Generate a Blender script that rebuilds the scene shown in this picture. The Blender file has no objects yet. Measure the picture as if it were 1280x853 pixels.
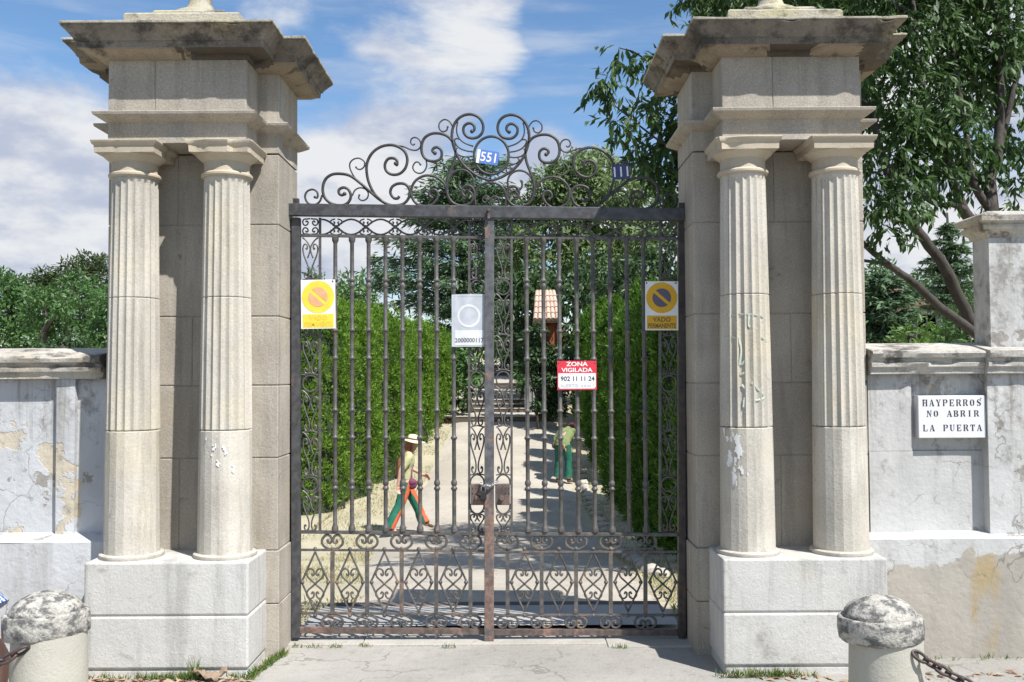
import bpy, bmesh, math, random
import numpy as np
from mathutils import Vector, Matrix

random.seed(7)
rng = np.random.default_rng(7)
SC = bpy.context.scene
COL = SC.collection
PI = math.pi
R = math.radians

# ------------------------------------------------------------------ camera model (used to survey real positions)
F, CX, CY, EYE, DG = 1200.0, 640.0, 426.5, 1.8, 6.6      # focal length in photo pixels, eye height, distance to gate
PITCH, ROLL = R(2.08), R(0.33)

def at(px, py, d):
    """world X, Z of the point that photo pixel (px, py) shows at distance d (metres ahead of the camera)"""
    u = (px - CX) / F
    v = -(py - CY) / F
    c, s = math.cos(ROLL), math.sin(ROLL)
    u, v = u * c + v * s, -u * s + v * c
    y = math.cos(PITCH) - v * math.sin(PITCH)
    z = math.sin(PITCH) + v * math.cos(PITCH)
    t = d / y
    return u * t, z * t + EYE

def at3(px, py, d):
    x, z = at(px, py, d)
    return Vector((x, d - DG, z))

def gz(Y):
    """height of the garden ground at world Y"""
    return float(np.interp(Y, [-50, 0.6, 9.0, 12.0, 17.4, 23.4, 25.4, 25.5, 26.4, 27.6, 33.4, 33.6, 39.4, 39.9, 75, 140, 400],
                              [0, 0, -1.05, -1.05, -0.86, -0.08, 0.22, 0.40, 0.50, 0.92, 1.22, 1.46, 1.75, 2.27, 3.2, 6.0, 12.0]))

# ------------------------------------------------------------------ object helpers
LOC = {}

def tag(o, label=None, cat=None, group=None, kind=None):
    if label: o["label"] = label
    if cat: o["category"] = cat
    if group: o["group"] = group
    if kind: o["kind"] = kind
    return o

def thing(name, label, cat, loc=(0, 0, 0), group=None):
    o = bpy.data.objects.new(name, None)
    o.empty_display_size = 0.2
    COL.objects.link(o)
    o.location = loc
    LOC[o] = Vector(loc)
    return tag(o, label, cat, group)

def link_mesh(name, me, m, parent=None):
    o = bpy.data.objects.new(name, me)
    for x in (m if isinstance(m, (list, tuple)) else [m]):
        me.materials.append(x)
    COL.objects.link(o)
    off = Vector((0, 0, 0))
    if parent is not None:
        o.parent = parent
        off = LOC.get(parent, off)
        me.transform(Matrix.Translation(-off))
    LOC[o] = off.copy()
    return o

class MB:
    """collects vertices and faces in world coordinates; build() links them as ONE mesh object"""
    def __init__(self):
        self.v, self.f, self.mi = [], [], []
    def add(self, vs, fs, mi=0):
        b = len(self.v)
        self.v.extend([tuple(p) for p in vs])
        self.f.extend([tuple(b + i for i in f) for f in fs])
        self.mi.extend([mi] * len(fs))
        return self
    def box(self, x0, x1, y0, y1, z0, z1, mi=0):
        vs = [(x0,y0,z0),(x1,y0,z0),(x1,y1,z0),(x0,y1,z0),(x0,y0,z1),(x1,y0,z1),(x1,y1,z1),(x0,y1,z1)]
        return self.add(vs, [(0,3,2,1),(4,5,6,7),(0,1,5,4),(1,2,6,5),(2,3,7,6),(3,0,4,7)], mi)
    def hull8(self, vs, mi=0):
        return self.add(vs, [(0,3,2,1),(4,5,6,7),(0,1,5,4),(1,2,6,5),(2,3,7,6),(3,0,4,7)], mi)
    def revolve(self, cx, cy, prof, seg=24, cap=True, mi=0, ang=0.0):
        vs, fs, n = [], [], len(prof)
        for r, z in prof:
            for k in range(seg):
                a = ang + 2 * PI * k / seg
                vs.append((cx + r * math.cos(a), cy + r * math.sin(a), z))
        for i in range(n - 1):
            for k in range(seg):
                k2 = (k + 1) % seg
                fs.append((i*seg+k, i*seg+k2, (i+1)*seg+k2, (i+1)*seg+k))
        if cap:
            fs.append(tuple(reversed(range(seg))))
            fs.append(tuple((n-1)*seg + k for k in range(seg)))
        return self.add(vs, fs, mi)
    def tube(self, pts, rad, seg=6, closed=False, flat=(1.0, 1.0), mi=0, up=None, mifn=None):
        pts = [Vector(p) for p in pts]
        n = len(pts)
        if not hasattr(rad, "__len__"): rad = [rad] * n
        tang = []
        for i in range(n):
            a = pts[(i-1) % n] if (closed or i > 0) else pts[i]
            b = pts[(i+1) % n] if (closed or i < n-1) else pts[i]
            t = b - a
            tang.append(t.normalized() if t.length > 1e-9 else Vector((0,0,1)))
        if up is None:
            up = Vector((0,1,0))
            if abs(tang[0].dot(up)) > 0.9: up = Vector((1,0,0))
        up = Vector(up)
        nn = (up - tang[0] * up.dot(tang[0])).normalized()
        vs, fs = [], []
        for i in range(n):
            nn = (nn - tang[i] * nn.dot(tang[i]))
            nn = nn.normalized() if nn.length > 1e-6 else tang[i].orthogonal().normalized()
            bb = tang[i].cross(nn)
            fl = flat[i] if isinstance(flat, list) else flat
            for k in range(seg):
                a = 2 * PI * (k + .5) / seg
                vs.append(pts[i] + nn * (math.cos(a) * rad[i] * fl[0]) + bb * (math.sin(a) * rad[i] * fl[1]))
        m = n if closed else n - 1
        mis = []
        for i in range(m):
            j = (i + 1) % n
            for k in range(seg):
                k2 = (k + 1) % seg
                fs.append((i*seg+k, i*seg+k2, j*seg+k2, j*seg+k))
                if mifn:
                    c = (vs[i*seg+k] + vs[i*seg+k2] + vs[j*seg+k]+ vs[j*seg+k2]) / 4 - (pts[i]+pts[j])/2
                    mis.append(mifn(c.normalized()))
        if not closed:
            fs.append(tuple(reversed(range(seg)))); fs.append(tuple((n-1)*seg + k for k in range(seg)))
            if mifn: mis += [0, 0]
        b = len(self.mi)
        self.add(vs, fs, mi)
        if mifn: self.mi[b:] = mis
        return self
    def ball(self, c, r, seg=10, rings=6, sc=(1,1,1), mi=0, rot=None):
        vs, fs = [], []
        c = Vector(c)
        M = rot if rot is not None else Matrix.Identity(3)
        for i in range(rings + 1):
            th = PI * i / rings
            for k in range(seg):
                a = 2 * PI * k / seg
                p = Vector((r*sc[0]*math.sin(th)*math.cos(a), r*sc[1]*math.sin(th)*math.sin(a), r*sc[2]*math.cos(th)))
                vs.append(c + M @ p)
        for i in range(rings):
            for k in range(seg):
                k2 = (k+1) % seg
                fs.append((i*seg+k, (i+1)*seg+k, (i+1)*seg+k2, i*seg+k2))
        return self.add(vs, fs, mi)
    def prism(self, poly, axis_from, axis_to, mi=0):
        """poly: list of Vectors; extruded from +axis_from to +axis_to (offset vectors)"""
        n = len(poly)
        a = [Vector(p) + Vector(axis_from) for p in poly]
        b = [Vector(p) + Vector(axis_to) for p in poly]
        fs = [tuple(range(n)), tuple(reversed(range(n, 2*n)))]
        for i in range(n):
            j = (i+1) % n
            fs.append((i, n+i, n+j, j))
        return self.add(a + b, fs, mi)
    def build(self, name, m, parent=None, smooth=None, bevel=0, fix=True):
        me = bpy.data.meshes.new(name)
        me.from_pydata(self.v, [], self.f)
        if any(self.mi): me.polygons.foreach_set("material_index", self.mi)
        o = link_mesh(name, me, m, parent)
        if fix:
            bm = bmesh.new(); bm.from_mesh(me)
            bmesh.ops.remove_doubles(bm, verts=bm.verts, dist=1e-5)
            bmesh.ops.recalc_face_normals(bm, faces=bm.faces)
            bm.to_mesh(me); bm.free()
        if smooth:
            me.polygons.foreach_set("use_smooth", [True] * len(me.polygons))
            me.set_sharp_from_angle(angle=R(smooth))
        if bevel:
            md = o.modifiers.new("bevel", 'BEVEL'); md.width = bevel; md.segments = 2
            md.limit_method = 'ANGLE'; md.angle_limit = R(40)
        me.update()
        return o

def smooth_path(pts, sub=6, closed=False):
    """Catmull-Rom through points"""
    P = [np.array(p, float) for p in pts]
    n = len(P); out = []
    rngi = range(n) if closed else range(n - 1)
    for i in rngi:
        p0 = P[(i-1) % n] if (closed or i > 0) else 2*P[0]-P[1]
        p1, p2 = P[i], P[(i+1) % n]
        p3 = P[(i+2) % n] if (closed or i+2 < n) else 2*P[-1]-P[-2]
        for k in range(sub):
            t = k / sub
            out.append(0.5*((2*p1) + (-p0+p2)*t + (2*p0-5*p1+4*p2-p3)*t*t + (-p0+3*p1-3*p2+p3)*t**3))
    if not closed: out.append(P[-1])
    return out

# ------------------------------------------------------------------ materials
def newmat(name):
    m = bpy.data.materials.new(name); m.use_nodes = True
    nt = m.node_tree
    for n in list(nt.nodes): nt.nodes.remove(n)
    out = nt.nodes.new('ShaderNodeOutputMaterial')
    b = nt.nodes.new('ShaderNodeBsdfPrincipled')
    nt.links.new(b.outputs[0], out.inputs[0])
    return m, nt, b, out

def setin(nt, n, **kw):
    for k, v in kw.items():
        key = k.replace('_', ' ')
        s = n.inputs[key] if key in n.inputs else n.inputs[int(k[1:])]
        if isinstance(v, bpy.types.NodeSocket): nt.links.new(v, s)
        else:
            if isinstance(v, tuple) and len(v) == 3 and s.type == 'RGBA': v = (*v, 1)
            s.default_value = v

def pos(nt, scale=(1,1,1), off=(0,0,0)):
    g = nt.nodes.new('ShaderNodeNewGeometry')
    mp = nt.nodes.new('ShaderNodeMapping')
    mp.inputs['Scale'].default_value = scale; mp.inputs['Location'].default_value = off
    nt.links.new(g.outputs['Position'], mp.inputs['Vector'])
    return mp.outputs[0]

def noise(nt, scale, vec=None, detail=4, rough=0.55, dist=0.0):
    n = nt.nodes.new('ShaderNodeTexNoise')
    n.inputs['Scale'].default_value = scale; n.inputs['Detail'].default_value = detail
    n.inputs['Roughness'].default_value = rough; n.inputs['Distortion'].default_value = dist
    nt.links.new(vec if vec is not None else pos(nt), n.inputs['Vector'])
    return n.outputs['Fac']

def ramp(nt, fac, a, b, va=0.0, vb=1.0):
    n = nt.nodes.new('ShaderNodeMapRange')
    n.inputs['From Min'].default_value = a; n.inputs['From Max'].default_value = b
    n.inputs['To Min'].default_value = va; n.inputs['To Max'].default_value = vb
    n.interpolation_type = 'SMOOTHSTEP'
    nt.links.new(fac, n.inputs['Value'])
    return n.outputs['Result']

def mix(nt, fac, a, b, mode='MIX'):
    n = nt.nodes.new('ShaderNodeMix'); n.data_type = 'RGBA'; n.blend_type = mode
    for s, v in ((n.inputs[0], fac), (n.inputs[6], a), (n.inputs[7], b)):
        if isinstance(v, bpy.types.NodeSocket): nt.links.new(v, s)
        elif isinstance(v, tuple): s.default_value = (*v, 1)
        else: s.default_value = v
    return n.outputs[2]

def math_(nt, op, a, b=0.0):
    n = nt.nodes.new('ShaderNodeMath'); n.operation = op
    for s, v in ((n.inputs[0], a), (n.inputs[1], b)):
        if isinstance(v, bpy.types.NodeSocket): nt.links.new(v, s)
        else: s.default_value = v
    return n.outputs[0]

def sepz(nt):
    g = nt.nodes.new('ShaderNodeNewGeometry'); s = nt.nodes.new('ShaderNodeSeparateXYZ')
    nt.links.new(g.outputs['Position'], s.inputs[0])
    return s.outputs

def bump(nt, b, h, strength, dist=0.01):
    n = nt.nodes.new('ShaderNodeBump')
    n.inputs['Strength'].default_value = strength; n.inputs['Distance'].default_value = dist
    nt.links.new(h, n.inputs['Height']); nt.links.new(n.outputs[0], b.inputs['Normal'])

def add_h(nt, a, b, wb=1.0):
    return math_(nt, 'ADD', a, math_(nt, 'MULTIPLY', b, wb))

def stone(name, c1, c2, dark=(.09,.085,.08), dsc=1.0, dark_lo=.62, dark_hi=.75, grain=.16, warm=None, streak=.25, rough=.85, bstr=.5):
    m, nt, b, _ = newmat(name)
    gi = nt.nodes.new('ShaderNodeNewGeometry')
    col = mix(nt, ramp(nt, noise(nt, 2.2, detail=5), .36, .64), c1, c2)
    col = mix(nt, ramp(nt, gi.outputs['Random Per Island'], 0, 1, 0, .45), col, tuple(x*.70 for x in c1))
    if warm is not None:
        col = mix(nt, ramp(nt, noise(nt, 1.3, pos(nt, off=(3,1,7)), detail=6), .52, .68, 0, .75), col, warm)
    # vertical rain streaks
    st = noise(nt, 5.0, pos(nt, (1.6,1.6,.16)), detail=7, rough=.68)
    col = mix(nt, ramp(nt, st, .46, .66, 0, streak), col, tuple(x*.48 for x in c2))
    # mineral grain
    g = noise(nt, 80, detail=3, rough=.9)
    col = mix(nt, ramp(nt, g, .54, .64, 0, grain*2.2), col, tuple(x*.42 for x in c1))
    col = mix(nt, ramp(nt, g, .46, .36, 0, grain*1.6), col, tuple(min(1,x*1.45) for x in c1))
    # lichen and soot
    d = noise(nt, 4.5, pos(nt, (dsc,dsc,dsc*1.4), (9,2,4)), detail=9, rough=.72)
    col = mix(nt, ramp(nt, d, dark_lo, dark_hi, 0, .85), col, dark)
    setin(nt, b, Base_Color=col, Roughness=rough)
    b.inputs['Specular IOR Level'].default_value = .25
    bump(nt, b, add_h(nt, noise(nt, 70, detail=3, rough=.7), noise(nt, 9, detail=5), 1.6), bstr, .006)
    return m

def simple(name, c, rough=.6, metal=0.0, var=.12, spec=.4, sc=14, bs=0.0, coat=0):
    m, nt, b, _ = newmat(name)
    col = mix(nt, ramp(nt, noise(nt, sc, detail=5), .3, .7), tuple(x*(1-var) for x in c), tuple(min(1, x*(1+var)) for x in c))
    setin(nt, b, Base_Color=col, Roughness=rough, Metallic=metal)
    b.inputs['Specular IOR Level'].default_value = spec
    if bs: bump(nt, b, noise(nt, sc*3, detail=4), bs, .005)
    return m

M = {}
M['granite'] = stone('granite_ashlar', (.455,.41,.345), (.355,.315,.26), dark_lo=.60, dark_hi=.74, warm=(.41,.35,.27), streak=.38, grain=.20)
M['column'] = stone('column_granite', (.55,.51,.44), (.45,.415,.355), dark_lo=.62, dark_hi=.76, warm=(.53,.47,.35), streak=.44, grain=.13)
M['capital'] = stone('capital_stone', (.53,.46,.355), (.45,.385,.29), dark_lo=.63, dark_hi=.8, warm=(.44,.36,.25), streak=.1, grain=.05, bstr=.35)
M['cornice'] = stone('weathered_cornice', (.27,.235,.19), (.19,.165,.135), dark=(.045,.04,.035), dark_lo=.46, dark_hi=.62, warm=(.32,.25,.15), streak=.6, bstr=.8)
M['soot_shade'] = stone('soot_and_shade_stone', (.15,.118,.083), (.095,.076,.056), dark_lo=.45, dark_hi=.65, bstr=1.0)  # soot plus the shade of the broken hollows, both in the colour
M['cornice_moulding'] = stone('tan_moulding', (.34,.28,.20), (.27,.22,.16), dark=(.06,.05,.04), dark_lo=.52, dark_hi=.66, bstr=.8)
M['cornice_cap'] = stone('cornice_cap_lichen', (.50,.46,.37), (.38,.35,.28), dark=(.10,.095,.075), dark_lo=.48, dark_hi=.62, warm=(.45,.40,.22), bstr=.9)
M['pedestal'] = stone('limewashed_stone', (.60,.585,.55), (.515,.50,.465), dark=(.27,.25,.22), dark_lo=.56, dark_hi=.74, warm=(.585,.53,.41), streak=.48, grain=.09)
M['bollard_cap'] = stone('lichen_granite', (.50,.475,.42), (.38,.36,.32), dark=(.07,.07,.072), dsc=3.0, dark_lo=.44, dark_hi=.58, streak=.1, grain=.28, bstr=1.0)
M['bollard'] = stone('bollard_shaft_stone', (.50,.475,.40), (.44,.42,.355), dark_lo=.72, dark_hi=.86, grain=.04, streak=.15)

def plaster(name, wet=False, ochre=.545, grey=.60, c=((.55,.555,.565), (.455,.457,.46))):
    """old lime paint over plaster, flaking off in patches"""
    m, nt, b, _ = newmat(name)
    col = mix(nt, ramp(nt, noise(nt, 1.6, detail=6), .35, .65), c[0], c[1])
    st = noise(nt, 4.0, pos(nt, (1.5,1.5,.14)), detail=6, rough=.7)
    col = mix(nt, ramp(nt, st, .48, .68, 0, .6), col, (.36,.35,.33))
    p1 = noise(nt, 1.25, pos(nt, off=(5.2,0,1.65)), detail=8, rough=.58)
    ox = mix(nt, ramp(nt, noise(nt, 8), .35, .65), (.54,.475,.365), (.47,.42,.335))
    k1 = ramp(nt, p1, ochre, ochre+.01)
    col = mix(nt, k1, col, ox)
    p2 = noise(nt, 1.9, pos(nt, off=(1.3,0,8.1)), detail=8, rough=.6)
    k2 = ramp(nt, p2, grey, grey+.008)
    col = mix(nt, k2, col, mix(nt, ramp(nt, noise(nt, 14), .35, .65), (.34,.32,.29), (.27,.25,.225)))
    d = noise(nt, 6, pos(nt, (1,1,.8), (2,5,1)), detail=9, rough=.75)
    z = sepz(nt)[2]
    near_top = ramp(nt, z, 1.35, 1.85)
    near_bot = ramp(nt, z, .35, .02)
    dm = math_(nt, 'ADD', d, math_(nt, 'ADD', math_(nt, 'MULTIPLY', near_top, .10), math_(nt, 'MULTIPLY', near_bot, .10)))
    col = mix(nt, ramp(nt, dm, .55, .70, 0, .75), col, (.19,.175,.155))
    if wet:
        e = math_(nt, 'ADD', z, math_(nt, 'MULTIPLY', noise(nt, 2.2, pos(nt, off=(2.4,0,0)), detail=6, rough=.6), .75))
        bare = mix(nt, ramp(nt, noise(nt, 2.2, pos(nt, (1,1,.6)), detail=6), .3, .7), (.40,.365,.315), (.29,.265,.23))
        bare = mix(nt, ramp(nt, noise(nt, 2.6, pos(nt, (1.6,1,.5), (4,1,2)), detail=5), .58, .7, 0, .8), bare, (.36,.27,.13))
        col = mix(nt, ramp(nt, e, .985, .965), col, bare)
    # drips under the coping and hairline cracks
    dr = noise(nt, 9.0, pos(nt, (1.4,1.4,.07), (0,0,3)), detail=6, rough=.72)
    drip = math_(nt, 'MULTIPLY', ramp(nt, dr, .50, .66), ramp(nt, z, .95, 1.78))
    col = mix(nt, math_(nt, 'MULTIPLY', drip, .62), col, (.20,.185,.16))
    vv = nt.nodes.new('ShaderNodeTexVoronoi'); vv.feature = 'DISTANCE_TO_EDGE'; vv.inputs['Scale'].default_value = 1.5
    dn = nt.nodes.new('ShaderNodeTexNoise'); dn.inputs['Scale'].default_value = 4.0; dn.inputs['Detail'].default_value = 6
    nt.links.new(pos(nt), dn.inputs['Vector'])
    va = nt.nodes.new('ShaderNodeVectorMath'); va.operation = 'MULTIPLY_ADD'; va.inputs[1].default_value = (.45,.45,.45)
    nt.links.new(dn.outputs['Color'], va.inputs[0]); nt.links.new(pos(nt), va.inputs[2]); nt.links.new(va.outputs[0], vv.inputs['Vector'])
    crack = math_(nt, 'MULTIPLY', ramp(nt, vv.outputs['Distance'], .010, .003), ramp(nt, noise(nt, 1.4, pos(nt, off=(6,1,2))), .46, .6))
    col = mix(nt, math_(nt, 'MULTIPLY', crack, .7), col, (.16,.145,.125))
    setin(nt, b, Base_Color=col, Roughness=.85)
    b.inputs['Specular IOR Level'].default_value = .25
    h = add_h(nt, noise(nt, 26, detail=6, rough=.6), math_(nt, 'ADD', k1, k2), -.55)
    h = add_h(nt, h, noise(nt, 5, detail=3), 1.2)
    bump(nt, b, h, .65, .008)
    return m
M['plaster'] = plaster('flaking_whitewash')
M['plaster_right'] = plaster('dirty_whitewash', False, .68, .63, ((.51,.505,.49), (.41,.405,.39)))
M['plaster_low'] = plaster('damp_plinth_plaster', True, .70, .66, ((.51,.505,.49), (.42,.415,.40)))
M['coping'] = stone('coping_mortar', (.53,.50,.45), (.42,.395,.35), dark=(.07,.065,.06), dark_lo=.5, dark_hi=.64, warm=(.48,.41,.30), streak=.4, bstr=.9)

def iron(name, base=(.046,.043,.042), rust_lo=.60, rust_hi=.72, rc=(.16,.075,.04), low=0.0):
    m, nt, b, _ = newmat(name)
    col = mix(nt, ramp(nt, noise(nt, 22, detail=5), .3, .7), tuple(x*.75 for x in base), tuple(x*1.45 for x in base))
    r = noise(nt, 7, pos(nt, (1,1,.6)), detail=8, rough=.7)
    if low:
        z = sepz(nt)[2]
        r = math_(nt, 'ADD', r, math_(nt, 'MULTIPLY', ramp(nt, z, 1.5, .2), low))
    k = ramp(nt, r, rust_lo, rust_hi, 0, .9)
    col = mix(nt, k, col, mix(nt, ramp(nt, noise(nt, 40), .35, .65), rc, tuple(x*1.9 for x in rc)))
    fl = noise(nt, 30, pos(nt, off=(4,4,4)), detail=6, rough=.8)
    col = mix(nt, ramp(nt, fl, .70, .76, 0, .8), col, (.42,.37,.31))
    setin(nt, b, Base_Color=col, Roughness=ramp(nt, k, 0, 1, .5, .85), Metallic=ramp(nt, k, 0, 1, .15, 0))
    bump(nt, b, add_h(nt, noise(nt, 60, detail=4), k, .5), .35, .003)
    return m
M['iron'] = iron('painted_wrought_iron')
M['iron_bar'] = iron('worn_iron_bar', (.086,.080,.075), .56, .70, (.13,.092,.066), .05)
M['iron_post'] = iron('rusting_iron_post', (.058,.058,.061), .60, .72, (.12,.085,.07), 0)
M['iron_mid'] = iron('rusting_centre_post', (.095,.095,.10), .56, .66, (.125,.08,.062), .20)
M['iron_dark'] = iron('dark_iron', (.045,.042,.042), .62, .72, (.10,.045,.03))
M['rust'] = iron('rusty_iron', (.10,.075,.065), .48, .66, (.15,.09,.07))
M['brown_iron'] = iron('brown_iron_stile', (.05,.040,.037), .56, .7, (.09,.055,.042))
M['chain'] = iron('brown_chain_iron', (.055,.04,.037), .5, .7, (.10,.05,.035))
M['steel'] = simple('zinc_steel', (.45,.44,.42), .4, .7)
M['padlock'] = simple('black_padlock', (.03,.03,.032), .45, .2)

def ground_mat(name, c1, c2, c3, sc=1.0, litter=.0, bstr=.6, grooves=0.0, cracks=0.0):
    m, nt, b, _ = newmat(name)
    col = mix(nt, ramp(nt, noise(nt, .8*sc, detail=6), .35, .65), c1, c2)
    col = mix(nt, ramp(nt, noise(nt, 9*sc, detail=6, rough=.7), .52, .72, 0, .7), col, c3)
    if litter:
        v = nt.nodes.new('ShaderNodeTexVoronoi'); v.inputs['Scale'].default_value = 16
        nt.links.new(pos(nt), v.inputs['Vector'])
        k = ramp(nt, v.outputs['Distance'], .16, .10, 0, 1)
        k = math_(nt, 'MULTIPLY', k, ramp(nt, noise(nt, .5, pos(nt, off=(7,3,0)), detail=3), .42, .6))
        col = mix(nt, math_(nt, 'MULTIPLY', k, litter), col, (.13,.09,.05))
    col = mix(nt, ramp(nt, noise(nt, 110, detail=2), .60, .72, 0, .5), col, tuple(x*.45 for x in c2))
    ck_ = None
    if cracks:
        vv = nt.nodes.new('ShaderNodeTexVoronoi'); vv.feature = 'DISTANCE_TO_EDGE'; vv.inputs['Scale'].default_value = cracks
        dn = nt.nodes.new('ShaderNodeTexNoise'); dn.inputs['Scale'].default_value = 3.0; dn.inputs['Detail'].default_value = 5
        nt.links.new(pos(nt), dn.inputs['Vector'])
        va = nt.nodes.new('ShaderNodeVectorMath'); va.operation = 'MULTIPLY_ADD'; va.inputs[1].default_value = (.6,.6,.6)
        nt.links.new(dn.outputs['Color'], va.inputs[0]); nt.links.new(pos(nt), va.inputs[2]); nt.links.new(va.outputs[0], vv.inputs['Vector'])
        ck_ = math_(nt, 'MULTIPLY', ramp(nt, vv.outputs['Distance'], .010, .003), ramp(nt, noise(nt, 1.1, pos(nt, off=(3,3,3))), .40, .55))
        col = mix(nt, math_(nt, 'MULTIPLY', ck_, .5), col, (.13,.12,.10))
    setin(nt, b, Base_Color=col, Roughness=.92)
    b.inputs['Specular IOR Level'].default_value = .2
    h = add_h(nt, noise(nt, 40, detail=6, rough=.7), noise(nt, 5, detail=4), 1.5)
    if grooves:
        w = nt.nodes.new('ShaderNodeTexWave'); w.wave_type = 'BANDS'; w.bands_direction = 'Y'
        w.inputs['Scale'].default_value = 16; w.inputs['Distortion'].default_value = 4.0; w.inputs['Detail'].default_value = 2
        nt.links.new(pos(nt), w.inputs['Vector'])
        h = add_h(nt, h, w.outputs['Fac'], grooves)
    bump(nt, b, h, bstr, .012)
    return m
M['pavement'] = ground_mat('worn_concrete', (.40,.38,.345), (.315,.30,.27), (.235,.22,.195), 1.2, .15, .6, .55, .9)
M['threshold'] = ground_mat('threshold_stone', (.45,.425,.385), (.37,.35,.31), (.28,.26,.225), 2.0)
M['path'] = ground_mat('sandy_path', (.475,.43,.36), (.385,.345,.285), (.27,.245,.21), .9, .6, .6)
M['earth'] = ground_mat('dry_verge', (.47,.42,.30), (.38,.345,.245), (.26,.25,.14), 1.0, .5)
M['apron'] = ground_mat('smooth_concrete', (.40,.39,.37), (.33,.32,.305), (.27,.26,.24), 1.0, .15, .25)
M['riser'] = ground_mat('shade_dark_riser', (.15,.125,.105), (.105,.088,.075), (.08,.068,.058), 2.0)  # shade on the step risers is put into this dark colour
M['step'] = ground_mat('step_stone', (.47,.43,.37), (.38,.35,.30), (.30,.27,.23), 1.0, .3)

def leafmat(name, c1, c2, c3, trans=.35, rough=.45, spec=.35):
    m, nt, b, out = newmat(name)
    a = nt.nodes.new('ShaderNodeAttribute'); a.attribute_name = 'rnd'
    col = mix(nt, ramp(nt, a.outputs['Fac'], 0, .55), c1, c2)
    col = mix(nt, ramp(nt, a.outputs['Fac'], .6, 1.0), col, c3)
    setin(nt, b, Base_Color=col, Roughness=rough)
    b.inputs['Specular IOR Level'].default_value = spec
    t = nt.nodes.new('ShaderNodeBsdfTranslucent')
    nt.links.new(mix(nt, .5, col, (.25,.34,.05), 'MULTIPLY') if False else col, t.inputs['Color'])
    ms = nt.nodes.new('ShaderNodeMixShader'); ms.inputs[0].default_value = trans
    nt.links.new(b.outputs[0], ms.inputs[1]); nt.links.new(t.outputs[0], ms.inputs[2])
    nt.links.new(ms.outputs[0], out.inputs[0])
    return m
M['leaf_big'] = leafmat('glossy_broad_leaves', (.040,.080,.024), (.065,.125,.034), (.13,.21,.07), .36, .52, .4)
M['leaf_pale'] = leafmat('pale_green_leaves', (.13,.20,.07), (.18,.255,.10), (.26,.33,.16), .42)
M['leaf_dark'] = leafmat('dark_evergreen_leaves', (.026,.058,.022), (.042,.085,.028), (.075,.13,.042), .25)
M['leaf_cedar'] = leafmat('blue_green_needles', (.09,.155,.09), (.14,.22,.115), (.21,.29,.15), .28, .6, .2)
M['leaf_lit'] = leafmat('fresh_green_leaves', (.075,.155,.025), (.12,.22,.038), (.19,.31,.06), .35)
M['leaf_mid'] = leafmat('mid_green_leaves', (.048,.115,.032), (.078,.16,.045), (.13,.225,.07), .3)
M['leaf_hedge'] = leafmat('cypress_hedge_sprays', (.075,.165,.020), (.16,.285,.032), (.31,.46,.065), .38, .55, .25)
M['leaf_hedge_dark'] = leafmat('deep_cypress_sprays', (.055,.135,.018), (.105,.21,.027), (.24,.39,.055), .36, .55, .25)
M['leaf_pine'] = leafmat('olive_pine_needles', (.035,.058,.022), (.052,.082,.03), (.085,.12,.04), .15, .6, .2)
M['grass_dry'] = leafmat('dry_grass_blades', (.38,.34,.19), (.48,.43,.26), (.17,.25,.07), .25, .7, .1)
M['grass'] = leafmat('weed_blades', (.07,.13,.025), (.11,.19,.04), (.32,.28,.12), .3, .6, .2)
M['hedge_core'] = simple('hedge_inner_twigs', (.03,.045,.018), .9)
M['bark'] = stone('grey_brown_bark', (.10,.085,.072), (.065,.056,.048), dark=(.03,.026,.022), dark_lo=.5, dark_hi=.7, streak=.5, grain=.1, bstr=1.0)
M['litter'] = leafmat('fallen_dry_leaves', (.36,.27,.19), (.47,.37,.27), (.30,.19,.14), .2, .7, .1)

def plain(name, c, rough=.5, spec=.4, var=.05):
    return simple(name, c, rough, 0, var, spec, 20)
M['sign_white'] = plain('sign_white', (.74,.74,.73))
M['sign_paper'] = plain('plastic_sleeve_white', (.47,.49,.525), .3, .4, .06)
M['sign_circle'] = plain('faded_circle_white', (.66,.67,.68), .35)
M['sign_grey'] = plain('faded_grey_print', (.50,.52,.55), .4)
M['ink_grey'] = plain('grey_ink', (.15,.15,.16))
M['yellow'] = plain('sign_yellow', (.66,.37,.015))
M['yellow_faded'] = plain('sun_faded_yellow', (.80,.60,.06), var=.08)
M['blue_faded'] = plain('faded_purple_grey', (.11,.095,.14))
M['orange_faded'] = plain('faded_orange_pink', (.72,.37,.20), var=.1)
M['yellow_ink'] = plain('ghost_lettering', (.70,.50,.05))
M['brown_ink'] = plain('brown_lettering', (.20,.13,.03))
M['red'] = plain('sign_red', (.62,.035,.06))
M['ink_white'] = plain('white_lettering', (.80,.79,.77))
M['ink_dark'] = plain('dark_lettering', (.05,.045,.06))
M['enamel_blue'] = plain('blue_enamel', (.10,.19,.52), .25, .6)
M['enamel_navy'] = plain('navy_enamel', (.022,.022,.115), .25, .6)
M['marble'] = stone('white_marble_plate', (.72,.72,.73), (.66,.66,.68), dark=(.30,.25,.2), dark_lo=.74, dark_hi=.9, grain=.02, streak=.08, rough=.5, bstr=.15)
M['ink_black'] = plain('black_paint', (.035,.033,.035), .6)
M['graffiti'] = plain('green_spray_paint', (.45,.50,.41), .85)
M['residue'] = plain('torn_poster_white', (.74,.73,.71), .8)
M['tile'] = stone('terracotta_tiles', (.58,.42,.34), (.48,.33,.26), dark=(.14,.1,.08), dark_lo=.6, dark_hi=.8, warm=(.56,.42,.32), bstr=.4)
M['tile_far'] = stone('brown_roof_tiles', (.30,.20,.145), (.24,.165,.12), streak=.2)
M['ochre'] = stone('orange_render', (.34,.105,.045), (.28,.085,.038), streak=.3)
M['render_far'] = stone('cream_render', (.48,.42,.35), (.40,.35,.3))
M['glass_dark'] = simple('dark_window', (.03,.035,.04), .15)
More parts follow.
